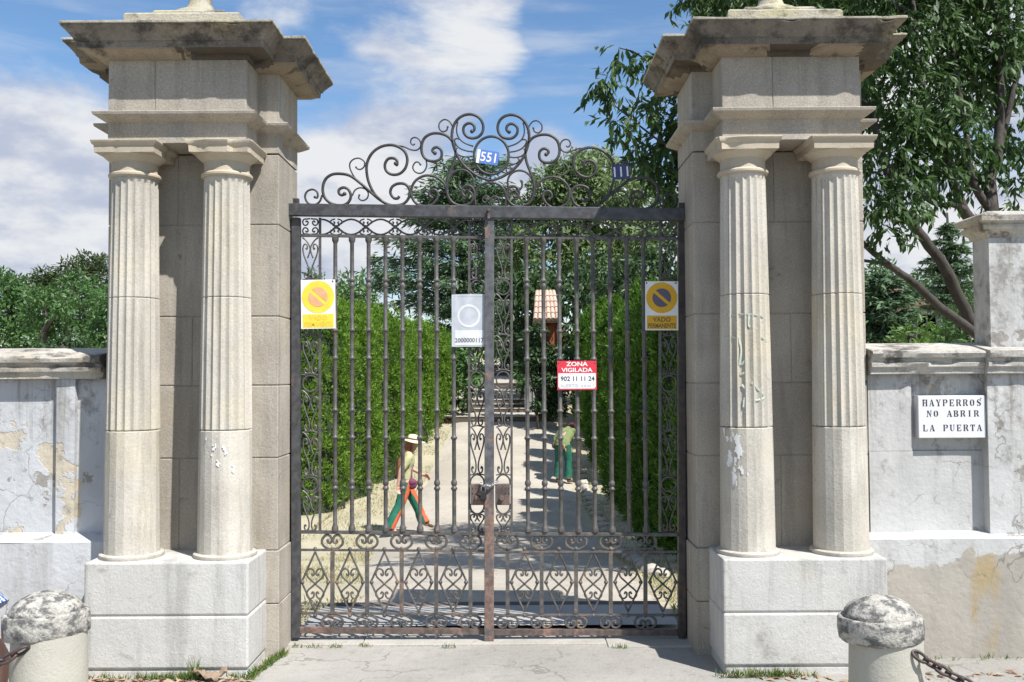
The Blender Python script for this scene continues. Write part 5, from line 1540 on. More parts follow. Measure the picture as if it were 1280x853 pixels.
def hedge(name, label, line, zt0, zt1, m, depth, lobe, per, side, seed):
    """line: (X, d) along the foot of the face towards the path; side: +1 if the face looks to +X"""
    pts = [(x, d-DG) for x, d in line]
    base = (pts[0][0], pts[0][1], gz(pts[0][1]))
    T = thing(name, label, 'hedge', base, 'clipped cypress hedges along the path')
    S = [0]
    for i in range(1, len(pts)): S.append(S[-1] + math.hypot(pts[i][0]-pts[i-1][0], pts[i][1]-pts[i-1][1]))
    Ltot = S[-1]
    xs_, ys_ = [p[0] for p in pts], [p[1] for p in pts]
    def foot(s):
        x = np.interp(s, S, xs_); y = np.interp(s, S, ys_)
        e = .05; dx = np.interp(s+e, S, xs_)-np.interp(s-e, S, xs_); dy = np.interp(s+e, S, ys_)-np.interp(s-e, S, ys_)
        l = np.hypot(dx, dy) + 1e-9
        return x, y, side*dy/l, -side*dx/l      # outward normal of the path face
    def ztop(s): return zt0 + (zt1-zt0)*s/Ltot
    def bulge(s):
        return .72*np.abs(np.sin(PI*s/lobe + seed))**.6 - .16 + .10*np.sin(s*1.7+seed)
    # inner mass
    ns = int(Ltot/.5)+2; core = MB(); prof = 9; vs, fs = [], []
    for i in range(ns):
        s = Ltot*i/(ns-1); x, y, nx_, ny_ = foot(s); g = gz(y); H = ztop(s)-g
        b = bulge(np.array([s]))[0]
        for k in range(prof):
            t = k/(prof-1)
            off = (1-2*t)*depth/2
            hh = g - .1 + (H - .18 + b*.4)*(1-abs(1-2*t)**3.5)
            o = -depth/2 + off*.92 + (b-.25)*(1 if t < .5 else 0)
            vs.append((x + nx_*o, y + ny_*o, hh))
    for i in range(ns-1):
        for k in range(prof-1):
            fs.append((i*prof+k, (i+1)*prof+k, (i+1)*prof+k+1, i*prof+k+1))
    fs.append(tuple(range(prof))); fs.append(tuple(reversed([(ns-1)*prof+k for k in range(prof)])))
    core.add(vs, fs); core.build('inner_twigs', M['hedge_core'], T, smooth=60)
    # sprays
    def emit(n, kind):
        if kind == 'front': s = rng.random(n)*Ltot
        elif kind == 'top': s = rng.random(n)*Ltot
        else: s = np.full(n, 0.02)
        x, y, nx_, ny_ = foot(s)
        g = np.interp(y, [-50, .6, 9, 12, 17.4, 23.4, 27.6, 39.9, 75], [0, 0, -1.05, -1.05, -.86, -.08, .9, 2.27, 3.2])
        b = bulge(s); H = ztop(s) - g + .30*(b-.3) + .10*np.array([nz(q*.9, seed) for q in s])
        if kind == 'front':
            h = rng.random(n)**.9; edge = np.clip((h-.80)/.20, 0, 1)
            gapx = np.array([nz(a*1.3, c*H_*1.0, seed, 1.2) for a, c, H_ in zip(s, h, H)])
            o = b - .28 + .10*rng.normal(size=n) - .55*edge**2 + .16*gapx - .15*np.clip((.15-h)/.15, 0, 1)
            z = g + .05 + h*(H + b*.5)
            nn = np.stack([nx_, ny_, .15+1.2*edge], 1)
        elif kind == 'top':
            q = rng.random(n)*depth; o = -q + (b-.2)*np.clip(1-q*2, 0, 1)
            z = g + H + b*.5 - .12*(np.abs(q/depth-.5)*2)**3 + .10*rng.normal(size=n)
            nn = np.stack([nx_*.2, ny_*.2, np.ones(n)], 1)
        else:
            q = rng.random(n)*depth; h = rng.random(n); o = -q
            tx, ty = -ny_*side, nx_*side
            x = x - np.abs(ty*0) ; z = g + .05 + h*H*(1-.12*(np.abs(q/depth-.5)*2)**3)
            y = y - .12 + .14*rng.normal(size=n)
            nn = np.stack([np.zeros(n), -np.ones(n), .2*np.ones(n)], 1)
        P = np.stack([x + nx_*o, y + ny_*o, z], 1)
        D = np.array([0,0,.8]) + nn*.45 + rng.normal(size=(n, 3))*.45
        return P, D, nn + rng.normal(size=(n, 3))*.5, np.clip(.42 + .24*rng.normal(size=n) + .15*np.sin(s*2.3+seed), 0, 1)
    A = int(Ltot*(zt0+1)*per)
    parts = [emit(A, 'front'), emit(int(Ltot*depth*per*.8), 'top'), emit(int(depth*(zt0+1)*per*1.2), 'end')]
    P, D, N_, Rn = [np.concatenate([p[i] for p in parts]) for i in range(4)]
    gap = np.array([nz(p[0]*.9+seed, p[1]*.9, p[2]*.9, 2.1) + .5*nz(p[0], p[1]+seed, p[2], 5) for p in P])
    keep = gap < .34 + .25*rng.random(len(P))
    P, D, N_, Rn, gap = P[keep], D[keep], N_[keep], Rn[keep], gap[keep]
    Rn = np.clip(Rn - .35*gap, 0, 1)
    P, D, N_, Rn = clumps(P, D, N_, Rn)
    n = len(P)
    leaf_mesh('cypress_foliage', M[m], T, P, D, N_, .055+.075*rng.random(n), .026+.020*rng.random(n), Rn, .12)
    print(name, n)
hedge('cypress_hedge', 'sunlit clipped cypress hedge with rounded lobes behind the walking person in the straw hat',
      [(-6.2,18.4),(-4.6,19.2),(-3.75,20.6),(-3.35,23.5),(-2.95,28),(-2.5,33),(-2.25,38)], 3.12, 2.85, 'leaf_hedge', 1.8, 2.3, 95, 1, .6)

# --- a row of separate clipped columnar cypresses on the other side of the path
def cypress(x, y, r, H, label, seed):
    T = thing('columnar_cypress', label, 'cypress', (x, y, gz(y)), 'clipped columnar cypresses along the right of the path')
    g = gz(y)
    core = MB().revolve(x, y, [(.12, g-.1), (.15, g+.15), (r*.62, g+.3), (r*.74, g+H*.5), (r*.62, g+H*.8), (r*.30, g+H*.93), (.02, g+H*.97)], 14)
    core.build('inner_twigs', M['hedge_core'], T, smooth=60)
    n = int(2*PI*r*H*120)
    t = rng.random(n); a = rng.random(n)*2*PI
    prof = r*np.interp(t, [0, .04, .15, .5, .75, .88, .96, 1], [.62, .82, .95, 1.0, .88, .62, .32, .03])
    lump = np.array([nz(math.cos(q)*1.2+seed, math.sin(q)*1.2, tt*H*.9+seed*3, 1.6) for q, tt in zip(a, t)])
    rad = prof*(1 + .22*lump) - np.abs(rng.normal(size=n))*.05
    P = np.stack([x + rad*np.cos(a), y + rad*np.sin(a), g + .12 + t*(H-.1) + .25*lump*(t > .8)], 1)
    nn = np.stack([np.cos(a), np.sin(a), .15 + 1.2*np.clip((t-.75)*4, 0, 1)], 1)
    D = np.array([0,0,.85]) + nn*.42 + rng.normal(size=(n, 3))*.42
    P, D, nn, Rn = clumps(P, D, nn + rng.normal(size=(n, 3))*.3, np.clip(.42 + .25*rng.normal(size=n), 0, 1), 10)
    n = len(P)
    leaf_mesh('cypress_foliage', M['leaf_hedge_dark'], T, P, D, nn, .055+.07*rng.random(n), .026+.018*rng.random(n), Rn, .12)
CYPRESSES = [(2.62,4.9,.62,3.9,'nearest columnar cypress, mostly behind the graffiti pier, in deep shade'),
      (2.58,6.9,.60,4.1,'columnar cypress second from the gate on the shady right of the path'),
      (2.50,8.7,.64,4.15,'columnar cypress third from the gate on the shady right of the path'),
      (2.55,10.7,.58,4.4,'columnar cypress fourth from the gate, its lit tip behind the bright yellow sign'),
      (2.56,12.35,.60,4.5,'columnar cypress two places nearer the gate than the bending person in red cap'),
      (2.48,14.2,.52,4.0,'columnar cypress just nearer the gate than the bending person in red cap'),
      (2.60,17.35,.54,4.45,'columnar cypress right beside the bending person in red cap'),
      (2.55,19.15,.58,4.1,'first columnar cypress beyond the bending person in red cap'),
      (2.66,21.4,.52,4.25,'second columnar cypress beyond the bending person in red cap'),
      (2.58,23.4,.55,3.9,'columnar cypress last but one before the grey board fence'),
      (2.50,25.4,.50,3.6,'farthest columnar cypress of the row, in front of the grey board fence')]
for i, c in enumerate(CYPRESSES): cypress(*c, i*1.7)
leafy_tree('shrub', 'dark shrub hiding the foot of the orange hut', 'shrub', [(662,425,13),(672,447,17),(660,455,15),(690,452,17),(673,412,9),(706,446,15),(680,475,16),(698,480,18),(690,440,12),(684,446,12),(690,498,15),(682,514,11),(697,512,11),(674,505,9)], 31, 'leaf_dark', 150, .20, .08, 675, gt, .3, tr=.06, dj=.3)

# ------------------------------------------------------------------ small buildings among the trees
def tiled_roof(mb, a, b, c, d_, n):
    """rows of half-round tiles between eave a-b and ridge d-c"""
    a, b, c, d_ = map(Vector, (a, b, c, d_))
    up = ((d_-a).cross(b-a)).normalized()
    if up.z < 0: up = -up
    for i in range(n):
        t = (i+.5)/n
        p, q = a.lerp(b, t), d_.lerp(c, t)
        w = (b-a).length/n
        seg = 5
        for k in range(seg):
            s, e = p.lerp(q, k/seg), p.lerp(q, (k+1.12)/seg)
            mb.tube([s + up*.03, e + up*.005], [w*.52, w*.44], 8)
# little tiled-roof hut: only its lit roof slope and orange wall show between bars
hx0, hz0 = at(669, 432, 33); hx1, hz1 = at(700, 362, 33); Yh = 33 - DG
zg = gz(Yh)
H_ = thing('garden_hut', 'small orange hut with a pink terracotta tiled roof among dark trees', 'hut', (hx0, Yh, zg))
ze = at(680, 401, 33)[1]
mb = MB(); mb.box(hx0+.34, hx1-.02, Yh+.3, Yh+2.0, zg-.2, ze+.35); mb.build('wall', M['ochre'], H_)
mb = MB()
tiled_roof(mb, (hx0-.08, Yh-.25, ze), (hx1-.02, Yh-.25, ze), (hx1-.12, Yh+1.0, hz1), (hx0+.05, Yh+1.0, hz1), 6)
mb.hull8([(hx0-.05,Yh-.2,ze-.06),(hx1-.04,Yh-.2,ze-.06),(hx1-.04,Yh+2.3,ze-.06),(hx0-.05,Yh+2.3,ze-.06),(hx0+.1,Yh+.95,hz1-.05),(hx1-.14,Yh+.95,hz1-.05),(hx1-.14,Yh+1.1,hz1-.05),(hx0+.1,Yh+1.1,hz1-.05)])
mb.build('roof', M['tile'], H_, smooth=50)
for xx in (hx0+.36, hx1-.10): MB().box(xx, xx+.06, Yh+.2, Yh+.298, zg-.2, ze+.2).build('corner_post', M['bark'], H_)
# grey board fence beside the steps
xa = at(656, 500, 33)[0]; xb = at(682, 500, 33)[0]; ya = 33-DG
T = thing('board_fence', 'low weathered grey board fence at the right of the terraced steps', 'fence', (xa, ya, gz(ya)))
for k in range(6):
    x = xa + (xb-xa)*k/5.2
    MB().box(x, x+.10, ya, ya+.03, gz(ya)-.1, gz(ya)+1.45+.08*nz(k, 4)).build('board', M['greywood'], T)
for z in (.35, 1.15): MB().box(xa-.03, xb+.05, ya+.032, ya+.08, gz(ya)+z, gz(ya)+z+.09).build('cross_rail', M['greywood'], T)

def house(name, label, px0, px1, pyr, pye, d, roofm, wallm):
    x0, zr = at(px0, pyr, d); x1, ze_ = at(px1, pye, d); y = d-DG; g = gz(y)
    T = thing(name, label, 'house', ((x0+x1)/2, y, g))
    mb = MB(); mb.box(x0+.3, x1-.3, y+.4, y+7.6, g-.5, ze_); mb.build('wall', M[wallm], T)
    mb = MB()
    mb.hull8([(x0,y,ze_-.1),(x1,y,ze_-.1),(x1,y+8,ze_-.1),(x0,y+8,ze_-.1),(x0+.8,y+3.9,zr),(x1-.8,y+3.9,zr),(x1-.8,y+4.1,zr),(x0+.8,y+4.1,zr)])
    n = int((x1-x0)/.35)
    for i in range(n):
        t = (i+.5)/n
        a = Vector((x0+(x1-x0)*t, y-.05, ze_-.02)); b = Vector((x0+.8+(x1-x0-1.6)*t, y+3.9, zr+.03))
        mb.tube([a, b], .10, 6)
    mb.build('roof', M[roofm], T, smooth=50)
    for k in range(3):
        xx = x0 + (x1-x0)*(.2+.25*k)
        mb = MB(); mb.box(xx, xx+.9, y+.36, y+.42, ze_-1.9, ze_-.6); w = mb.build('window', M['glass_dark'], T)
        LOC[w] = LOC[T]
        mb = MB(); mb.box(xx-.08, xx+.98, y+.34, y+.44, ze_-2.0, ze_-1.88); mb.build('sill', M['render_far'], w)
    return T
house('tiled_house', 'cream house with brown tiled roof half hidden behind the leaning trunks', 1128, 1178, 354, 378, 48, 'tile_far', 'render_far')
house('tiled_house', 'far house with orange tiled roof just left of the tall wall pillar', 1208, 1240, 364, 372, 70, 'tile', 'render_far')

# ------------------------------------------------------------------ weeds, dry grass and litter
def blades(name, m, spots, per, L, W, kind='stuff', lean=.45):
    P, D, Nn, LL, Rn = [], [], [], [], []
    for x, y, z, rx, ry, f in spots:
        n = int(per*f)
        for _ in range(n):
            P.append((x + rng.uniform(-rx, rx), y + rng.uniform(-ry, ry), z))
            D.append((rng.normal()*lean, rng.normal()*lean, 1)); Nn.append((rng.normal(), rng.normal(), .1)); LL.append(L*f**.3*(.5+rng.random())); Rn.append(rng.random())
    o = leaf_mesh(name, M[m], None, P, D, Nn, np.array(LL), W, Rn, .1)
    return tag(o, kind=kind)
sp = []
for px, d, f in ((120,5.80,.5),(150,5.79,.6),(185,5.79,.9),(205,5.79,1.2),(240,5.80,1.2),(247,5.79,1.6),(225,5.78,.8),(300,5.80,.8)):
    x = (px-640)/1200*d; sp.append((x, d-DG, 0, .07, .02, f))
for t in np.linspace(0, 1, 7): sp.append((CXL+.52+.06*t, -.80+.42*t, 0, .022, .05, .8+.6*nz(t*4, 1)))
sp.append((CXL+.60, -.34, .0, .02, .05, 1.0))
for px, f in ((905,.9),(930,1.2),(955,1.5),(975,1.2),(1000,.6)): sp.append(((px-640)/1200*5.79, 5.78-DG, 0, .08, .025, f))
for px, y in ((375,-.14),(395,-.15),(420,-.15),(560,-.17),(455,-.13),(770,-.21)): sp.append(((px-640)/1200*6.45, y, .0, .05, .012, .35))
for x in (-3.4,-3.0,-2.7): sp.append((x, -.53, 0, .2, .03, .5))
for x in (2.6,3.0,3.5): sp.append((x, -.50, 0, .2, .03, .4))
blades('weeds', 'grass', sp, 70, .045, .006)
o = blades('weeds', 'grass', [((247-640)/1200*5.78, 5.765-DG, 0, .018, .015, 1.0)], 36, .12, .006, lean=.3)
# fallen leaves
P, D, Nn, Rn = [], [], [], []
for _ in range(420):
    w = rng.random()
    if w < .35: x, y, z = rng.uniform(CXL-.6, CXL+.5), -.80-abs(rng.normal())*.05, .006
    elif w < .5: x, y, z = rng.uniform(CXR-.5, CXR+1.3), -.80-abs(rng.normal())*.05, .006
    elif w < .62: x, y, z = rng.uniform(-4, -2.4), -.62-abs(rng.normal())*.1, .006
    else:
        y = rng.uniform(1.5, 20); e = rng.random() < .6
        x = (path_right(y) + rng.normal()*.25) if e else rng.uniform(path_left(y), path_right(y)); z = gz(y)+.05
    P.append((x, y, z)); D.append((rng.normal(), rng.normal(), .12*rng.normal())); Nn.append((rng.normal()*.3, rng.normal()*.3, 1)); Rn.append(rng.random())
tag(leaf_mesh('fallen_leaves', M['litter'], None, P, D, Nn, .05+.03*rng.random(len(P)), .03, Rn, .2), kind='stuff')
# the crumpled brown leaf on the kerb
lx, ly = (266-640)/1200*5.76, 5.755-DG
T = MB()
vs, fs, n = [], [], 12
for j in range(n+1):
    for i in range(n+1):
        u, v = i/n-.5, j/n-.5
        r = max(.25, 1-abs(u)*1.2)
        zz = .035 + .035*nz(u*4, v*4, 2, 1.3) + .06*abs(u)*abs(u)*2 + .03*nz(u*9, v*9, 5)
        vs.append((lx + u*.20, ly + v*.10*r, max(.006, zz)))
for j in range(n):
    for i in range(n):
        a = j*(n+1)+i; fs.append((a, a+1, a+n+2, a+n+1))
T.add(vs, fs); o = T.build('dry_leaf', M['litter'], smooth=70)
md = o.modifiers.new('thick', 'SOLIDIFY'); md.thickness = .003
tag(o, 'large crumpled dry brown leaf lying at the foot of the pier by the bollard', 'leaf')
# dry grass on the verge and the grass below the hedges
P, D, Nn, LL, Rn = [], [], [], [], []
for _ in range(19000):
    y = rng.uniform(.5, 26)
    if rng.random() < .72:
        x = path_left(y) - abs(rng.normal())*1.1 + .1
        if nz(x, y, 4, 1.1) < -.08: continue
        if y > 11.5: x = max(x, path_left(y) - 1.2)
    else: x = path_right(y) + abs(rng.normal())*.25
    P.append((x, y, gz(y) - .01)); D.append((rng.normal()*.6, rng.normal()*.6, 1)); Nn.append((rng.normal(), rng.normal(), .2)); LL.append(.03+.07*rng.random()); Rn.append(min(1, max(0, .35 + .3*rng.normal() + .5*nz(x, y, 9, .9))))
tag(leaf_mesh('dry_grass', M['grass_dry'], None, P, D, Nn, np.array(LL), .012, Rn, .1), kind='stuff')
# stones of the edge below the shaded hedge
sp_ = []
for k in range(26):
    y = 4.2 + k*.62 + .2*nz(k, 1)
    sp_.append((path_right(y) + .17 + .06*nz(k, 7), y, .10 + .05*abs(nz(k, 3))))
mb = MB()
for x, y, r in sp_:
    b0 = len(mb.v); mb.ball((x, y, gz(y)+.02), r, 8, 6, (1.1, 1.5, .75), rot=Matrix.Rotation(rng.random()*3, 3, 'Z'))
    for i in range(b0, len(mb.v)):
        p = Vector(mb.v[i]); q = nz(p.x, p.y, p.z, 14)*.03
        mb.v[i] = (p.x+q, p.y+q, p.z+q)
tag(mb.build('edging_rubble', M['step'], smooth=40), kind='stuff')

# ------------------------------------------------------------------ people
def frame(loc, heading):
    """local axes: f forward, l left, z up -> world"""
    c, s = math.cos(heading), math.sin(heading)
    loc = Vector(loc)
    return lambda f, l, z: loc + Vector((c*f - s*l, s*f + c*l, z))

def body_mesh(W, J, parent, hands, head, skin):
    """one continuous skin from tapered limbs fused by a voxel remesh"""
    mb = MB()
    def cap(path, radii, flat=(1,1), seg=12):
        pts = [W(*p) for p in path]
        mb.tube(pts, radii, seg, flat=flat)
        for p, r in ((pts[0], radii[0]), (pts[-1], radii[-1])): mb.ball(p, r*.99, 12, 8)
    for path, radii in J: cap(path, radii)
    # head with face, ears and jaw
    hc, hf, hu = head            # centre, face direction, up (local f,l,z)
    C = W(*hc); fd = (W(*[hc[i]+hf[i] for i in range(3)]) - C).normalized(); ud = (W(*[hc[i]+hu[i] for i in range(3)]) - C).normalized()
    ud = (ud - fd*ud.dot(fd)).normalized(); ld = ud.cross(fd)
    Rm = Matrix((fd, ld, ud)).transposed()
    mb.ball(C + ud*.02, .095, 18, 12, (1.0, .80, 1.08), rot=Rm)
    mb.ball(C + fd*.028 - ud*.052, .068, 14, 10, (.92, .80, 1.0), rot=Rm)
    mb.ball(C + fd*.102 - ud*.012, .016, 8, 6, (1.1, .8, 1.5), rot=Rm)
    mb.ball(C + fd*.085 - ud*.055, .020, 8, 6, (.7, 1.3, .6), rot=Rm)
    for s in (1, -1):
        mb.ball(C + ld*(s*.078) - ud*.004, .026, 8, 6, (.7, .35, 1.1), rot=Rm)
        mb.ball(C + fd*.082 + ld*(s*.034) + ud*.034, .020, 8, 6, (.7, 1.2, .5), rot=Rm)
    # hands: palm, four unequal fingers with a bend, thumb from the palm's side
    for wr, dr, side, curl in hands:   # wrist, direction, thumb side vector (local), curl
        w0 = W(*wr); dv = (W(*[wr[i]+dr[i] for i in range(3)]) - w0).normalized(); sv = (W(*[wr[i]+side[i] for i in range(3)]) - w0); sv = (sv - dv*sv.dot(dv)).normalized(); nv = dv.cross(sv)
        Rh = Matrix((dv, sv, nv)).transposed()
        mb.ball(w0 + dv*.05, .050, 12, 8, (1.0, .80, .36), rot=Rh)
        for k, ln in enumerate((.070, .080, .075, .058)):
            b = w0 + dv*.085 + sv*(.030 - .020*k)
            m1 = b + dv*ln*.5 + nv*(.010+.02*curl); e = m1 + dv*ln*.5*(1-curl*.7) + nv*(.012+.05*curl)
            mb.tube([b - dv*.03, b, m1, e], [.0095, .0095, .0088, .0075], 8); mb.ball(e, .0076, 8, 6)
        b = w0 + dv*.03 + sv*.034
        mb.tube([b - sv*.02, b + sv*.012 + dv*.02, b + sv*.016 + dv*.055 + nv*.012], [.013, .0115, .0085], 8); mb.ball(b + sv*.016 + dv*.055 + nv*.012, .0086, 8, 6)
    o = mb.build('body', skin, parent, smooth=None, fix=False)
    rm = o.modifiers.new('fuse', 'REMESH'); rm.mode = 'VOXEL'; rm.voxel_size = .0072; rm.use_smooth_shade = True
    sm = o.modifiers.new('relax', 'SMOOTH'); sm.factor = .5; sm.iterations = 2
    # eyes
    e = MB()
    for s in (1, -1):
        e.ball(C + fd*.087 + ld*(s*.032) + ud*.016, .011, 10, 8, (.6, 1, .7), rot=Rm)
    e.build('eyes', M['ink_black'], parent, smooth=60)
    return C, fd, ld, ud, Rm

def garment(W, name, m, parts, parent, mifn=None, wrinkle=.020, seed=1):
    """cloth tubes: each part (path, radii, flat)"""
    mb = MB()
    for path, radii, flat in parts:
        sp = smooth_path([tuple(p) + (r,) for p, r in zip(path, radii)], 5)
        pts = [W(*p[:3]) for p in sp]; rr = [float(p[3]) for p in sp]
        mb.tube(pts, rr, 20, flat=flat, mifn=mifn, up=W(1,0,0)-W(0,0,0))
    for i, v in enumerate(mb.v):
        p = Vector(v); q = nz(p.x, p.y, p.z*1.6+seed, 9)*wrinkle + nz(p.x, p.y, p.z+seed, 24)*wrinkle*.4
        mb.v[i] = (p.x+q, p.y+q*.7, p.z)
    return mb.build(name, m, parent, smooth=70, fix=False)

def shoe(W, heel, toe, name, parent, up=(0,0,1), m='shoe'):
    a, b = W(*heel), W(*toe); t = (b-a).normalized()
    u = (W(*[heel[i]+up[i] for i in range(3)]) - a); u = (u - t*u.dot(t)).normalized(); s = u.cross(t)
    Rm = Matrix((t, s, u)).transposed(); L = (b-a).length
    mb = MB()
    mb.ball(a.lerp(b, .5) + u*.035, L*.53, 16, 10, (1.0, .34, .26), rot=Rm)
    mb.ball(a.lerp(b, .25) + u*.06, .055, 12, 8, (1.15, .82, 1.25), rot=Rm)
    mb.ball(a.lerp(b, .5) + u*.008, L*.54, 16, 6, (1.0, .36, .07), rot=Rm)
    return mb.build(name, M[m], parent, smooth=60)

# woman in the straw hat, walking to the right
gx, gy = (506-640)/1200*17.5, 17.5-DG
P_ = thing('person', 'person in wide straw hat and green trousers with orange panels, walking along the garden path', 'person', (gx, gy, gz(gy)+.03))
Wn = frame((gx, gy, gz(gy)+.045), R(18))
J = [([(0,0,.92),(.01,0,1.1),(.04,0,1.30),(.055,0,1.42)], [.135,.12,.135,.10]),
     ([(.05,0,1.40),(.085,0,1.50)], [.055,.05]),
     ([(.045,.155,1.375),(.02,0,1.40),(.045,-.155,1.375)], [.058,.07,.058]),
     ([(0,.085,.90),(.22,.085,.50),(.225,.085,.47),(.38,.08,.12)], [.095,.062,.058,.042]),
     ([(0,-.085,.90),(-.10,-.09,.50),(-.13,-.09,.46),(-.32,-.09,.09)], [.095,.062,.058,.042]),
     ([(.38,.08,.11),(.48,.08,.08)], [.04,.03]), ([(-.32,-.09,.09),(-.20,-.09,.035)], [.04,.03]),
     ([(.045,.165,1.375),(.17,.185,1.13),(.185,.185,1.10),(.36,.13,1.00)], [.052,.040,.038,.028]),
     ([(.045,-.165,1.375),(-.12,-.21,1.13),(-.13,-.21,1.10),(-.17,-.20,.86)], [.052,.040,.038,.028])]
Cn, fd, ld, ud, Rm = body_mesh(Wn, J, P_, [((.36,.13,1.0),(.9,-.1,-.35),(0,-.6,.8),.6), ((-.17,-.20,.86),(-.05,0,-1),(1,.3,0),.5)],
                               ((.125,0,1.565), (1,.05,-.22), (.2,0,1)), M['skin'])
garment(Wn, 'shirt', M['shirt_pale'], [([(0,0,.90),(.0,0,1.0),(.015,0,1.15),(.045,0,1.32),(.055,0,1.42),(.07,0,1.46)], [.150,.150,.148,.162,.125,.062], (.80,1.12)),
    ([(.03,.10,1.39),(.055,.175,1.35),(.125,.185,1.22),(.155,.19,1.14)], [.07,.075,.066,.062], (1,1)),
    ([(.03,-.10,1.39),(.035,-.18,1.35),(-.045,-.20,1.22),(-.08,-.205,1.16)], [.07,.075,.066,.062], (1,1))], P_, seed=2)
F0 = (Wn(1,0,0)-Wn(0,0,0)).normalized()
garment(Wn, 'trousers', [M['trouser'], M['trouser_red']], [
    ([(0,.0,.99),(0,0,.93),(.0,0,.84),(.0,0,.78)], [.142,.150,.150,.11], (.84,1.12)),
    ([(.0,.08,.90),(.09,.085,.72),(.215,.085,.50),(.295,.083,.30),(.37,.08,.14)], [.115,.108,.092,.094,.098], (1,.95)),
    ([(.0,-.08,.90),(-.045,-.085,.72),(-.11,-.09,.50),(-.21,-.09,.30),(-.31,-.09,.11)], [.115,.108,.092,.094,.098], (1,.95))], P_,
    mifn=lambda n: 1 if n.dot(F0) > .25 and abs(n.dot(F0)) > .05 else 0, seed=4)
mb = MB()
Rh = Matrix.Rotation(0, 3, 'X')
hat_up = (ud + fd*-.05).normalized(); c0 = Cn + ud*.075
hf = (fd - hat_up*fd.dot(hat_up)).normalized(); hl = hat_up.cross(hf)
def hat_ring(r, h): return [c0 + hf*(r*math.cos(a)) + hl*(r*math.sin(a)) + hat_up*(h + .018*math.cos(2*a)*max(0, (r-.1)/.13)) for a in np.linspace(0, 2*PI, 29)[:-1]]
rows = [hat_ring(.095,.0), hat_ring(.235,-.018), hat_ring(.238,-.012), hat_ring(.10,.012), hat_ring(.098,.05), hat_ring(.088,.09), hat_ring(.055,.112), hat_ring(.01,.116)]
vs = [p for r_ in rows for p in r_]; fs = []
for j in range(len(rows)-1):
    for k in range(28): fs.append((j*28+k, j*28+(k+1)%28, (j+1)*28+(k+1)%28, (j+1)*28+k))
fs.append(tuple(reversed(range(28)))); fs.append(tuple((len(rows)-1)*28+k for k in range(28)))
hat = MB().add(vs, fs).build('straw_hat', M['straw'], P_, smooth=50); LOC[hat] = LOC[P_]
rows = [hat_ring(.1025,.016), hat_ring(.1015,.042)]
vs = [p for r_ in rows for p in r_]; MB().add(vs, [(k, (k+1)%28, 28+(k+1)%28, 28+k) for k in range(28)]).build('hat_band', M['band'], hat, smooth=60)
mb = MB()
for k in range(9):   # long hair falling down the back
    a = -1.2 + 2.4*k/8
    p0 = Cn - fd*(.085*math.cos(a)) + ld*(.085*math.sin(a)) + ud*.05
    mb.tube([p0, p0 - ud*.14 - fd*.015, Wn(-.115+.01*k%3, (.11*math.sin(a)), 1.30), Wn(-.135, .10*math.sin(a)-.04, 1.12), Wn(-.15, .08*math.sin(a)-.06, .98+.03*(k % 3))], [.03,.042,.045,.036,.012], 8)
mb.build('long_hair', M['hair_red'], P_, smooth=60)
mb = MB(); mb.ball(Wn(.09,-.15,.87), .088, 16, 12, (1.15,.5,1.15)); mb.ball(Wn(.09,-.185,.90), .06, 12, 8, (1.2,.4,.8)); mb.tube([Wn(.09,-.15,.96), Wn(.10,-.10,1.2), Wn(.05,.10,1.45)], .012, 6); mb.build('shoulder_bag', M['bag'], P_, smooth=60)
shoe(Wn, (.335,.08,.10), (.53,.08,.02), 'shoe', P_, up=(.5,0,1)); shoe(Wn, (-.36,-.09,-.02), (-.11,-.09,-.02), 'shoe', P_)

# man in the red cap, bending over the hedge foot
mx, my = (702-640)/1200*24, 24-DG
P_ = thing('person', 'person in red cap, olive shirt and dark green trousers, bending beside the columnar cypresses', 'person', (mx, my, gz(my)+.03))
Wm = frame((mx, my, gz(my)+.04), R(63))
J = [([(0,0,.92),(.116,0,1.046),(.281,0,1.162),(.397,0,1.234)], [.15,.14,.155,.11]),
     ([(.38,0,1.219),(.484,0,1.263)], [.06,.056]),
     ([(.341,.175,1.20),(.343,0,1.23),(.341,-.175,1.20)], [.062,.08,.062]),
     ([(0,.095,.90),(.04,.12,.50),(.04,.12,.47),(-.02,.13,.09)], [.105,.07,.066,.046]),
     ([(0,-.095,.90),(.05,-.13,.50),(.05,-.13,.47),(.02,-.15,.09)], [.105,.07,.066,.046]),
     ([(-.02,.13,.08),(.10,.15,.035)], [.045,.034]), ([(.02,-.15,.08),(.14,-.17,.035)], [.045,.034]),
     ([(.34,.18,1.20),(.25,.30,.97),(.26,.30,.94),(.40,.22,.76)], [.058,.045,.042,.031]),
     ([(.34,-.18,1.20),(.46,-.27,.96),(.47,-.27,.93),(.56,-.24,.70)], [.058,.045,.042,.031])]
Cm, fd, ld, ud, Rm = body_mesh(Wm, J, P_, [((.40,.22,.76),(.7,-.3,-.7),(0,-.8,.4),.5), ((.56,-.24,.70),(.45,.1,-.9),(.3,.9,0),.6)], ((.575,-.02,1.30), (1,-.25,-.95), (.8,0,1)), M['skin'])
garment(Wm, 'shirt', M['shirt_olive'], [([(-.03,0,.86),(.005,0,.94),(.116,0,1.046),(.281,0,1.162),(.385,0,1.234),(.43,0,1.258)], [.168,.170,.165,.180,.135,.068], (.82,1.14)),
    ([(.32,.11,1.235),(.335,.20,1.19),(.285,.27,1.05),(.255,.297,.97)], [.078,.084,.076,.074], (1,1)),
    ([(.32,-.11,1.235),(.35,-.20,1.19),(.42,-.25,1.05),(.455,-.268,.97)], [.078,.084,.076,.074], (1,1))], P_, seed=7)
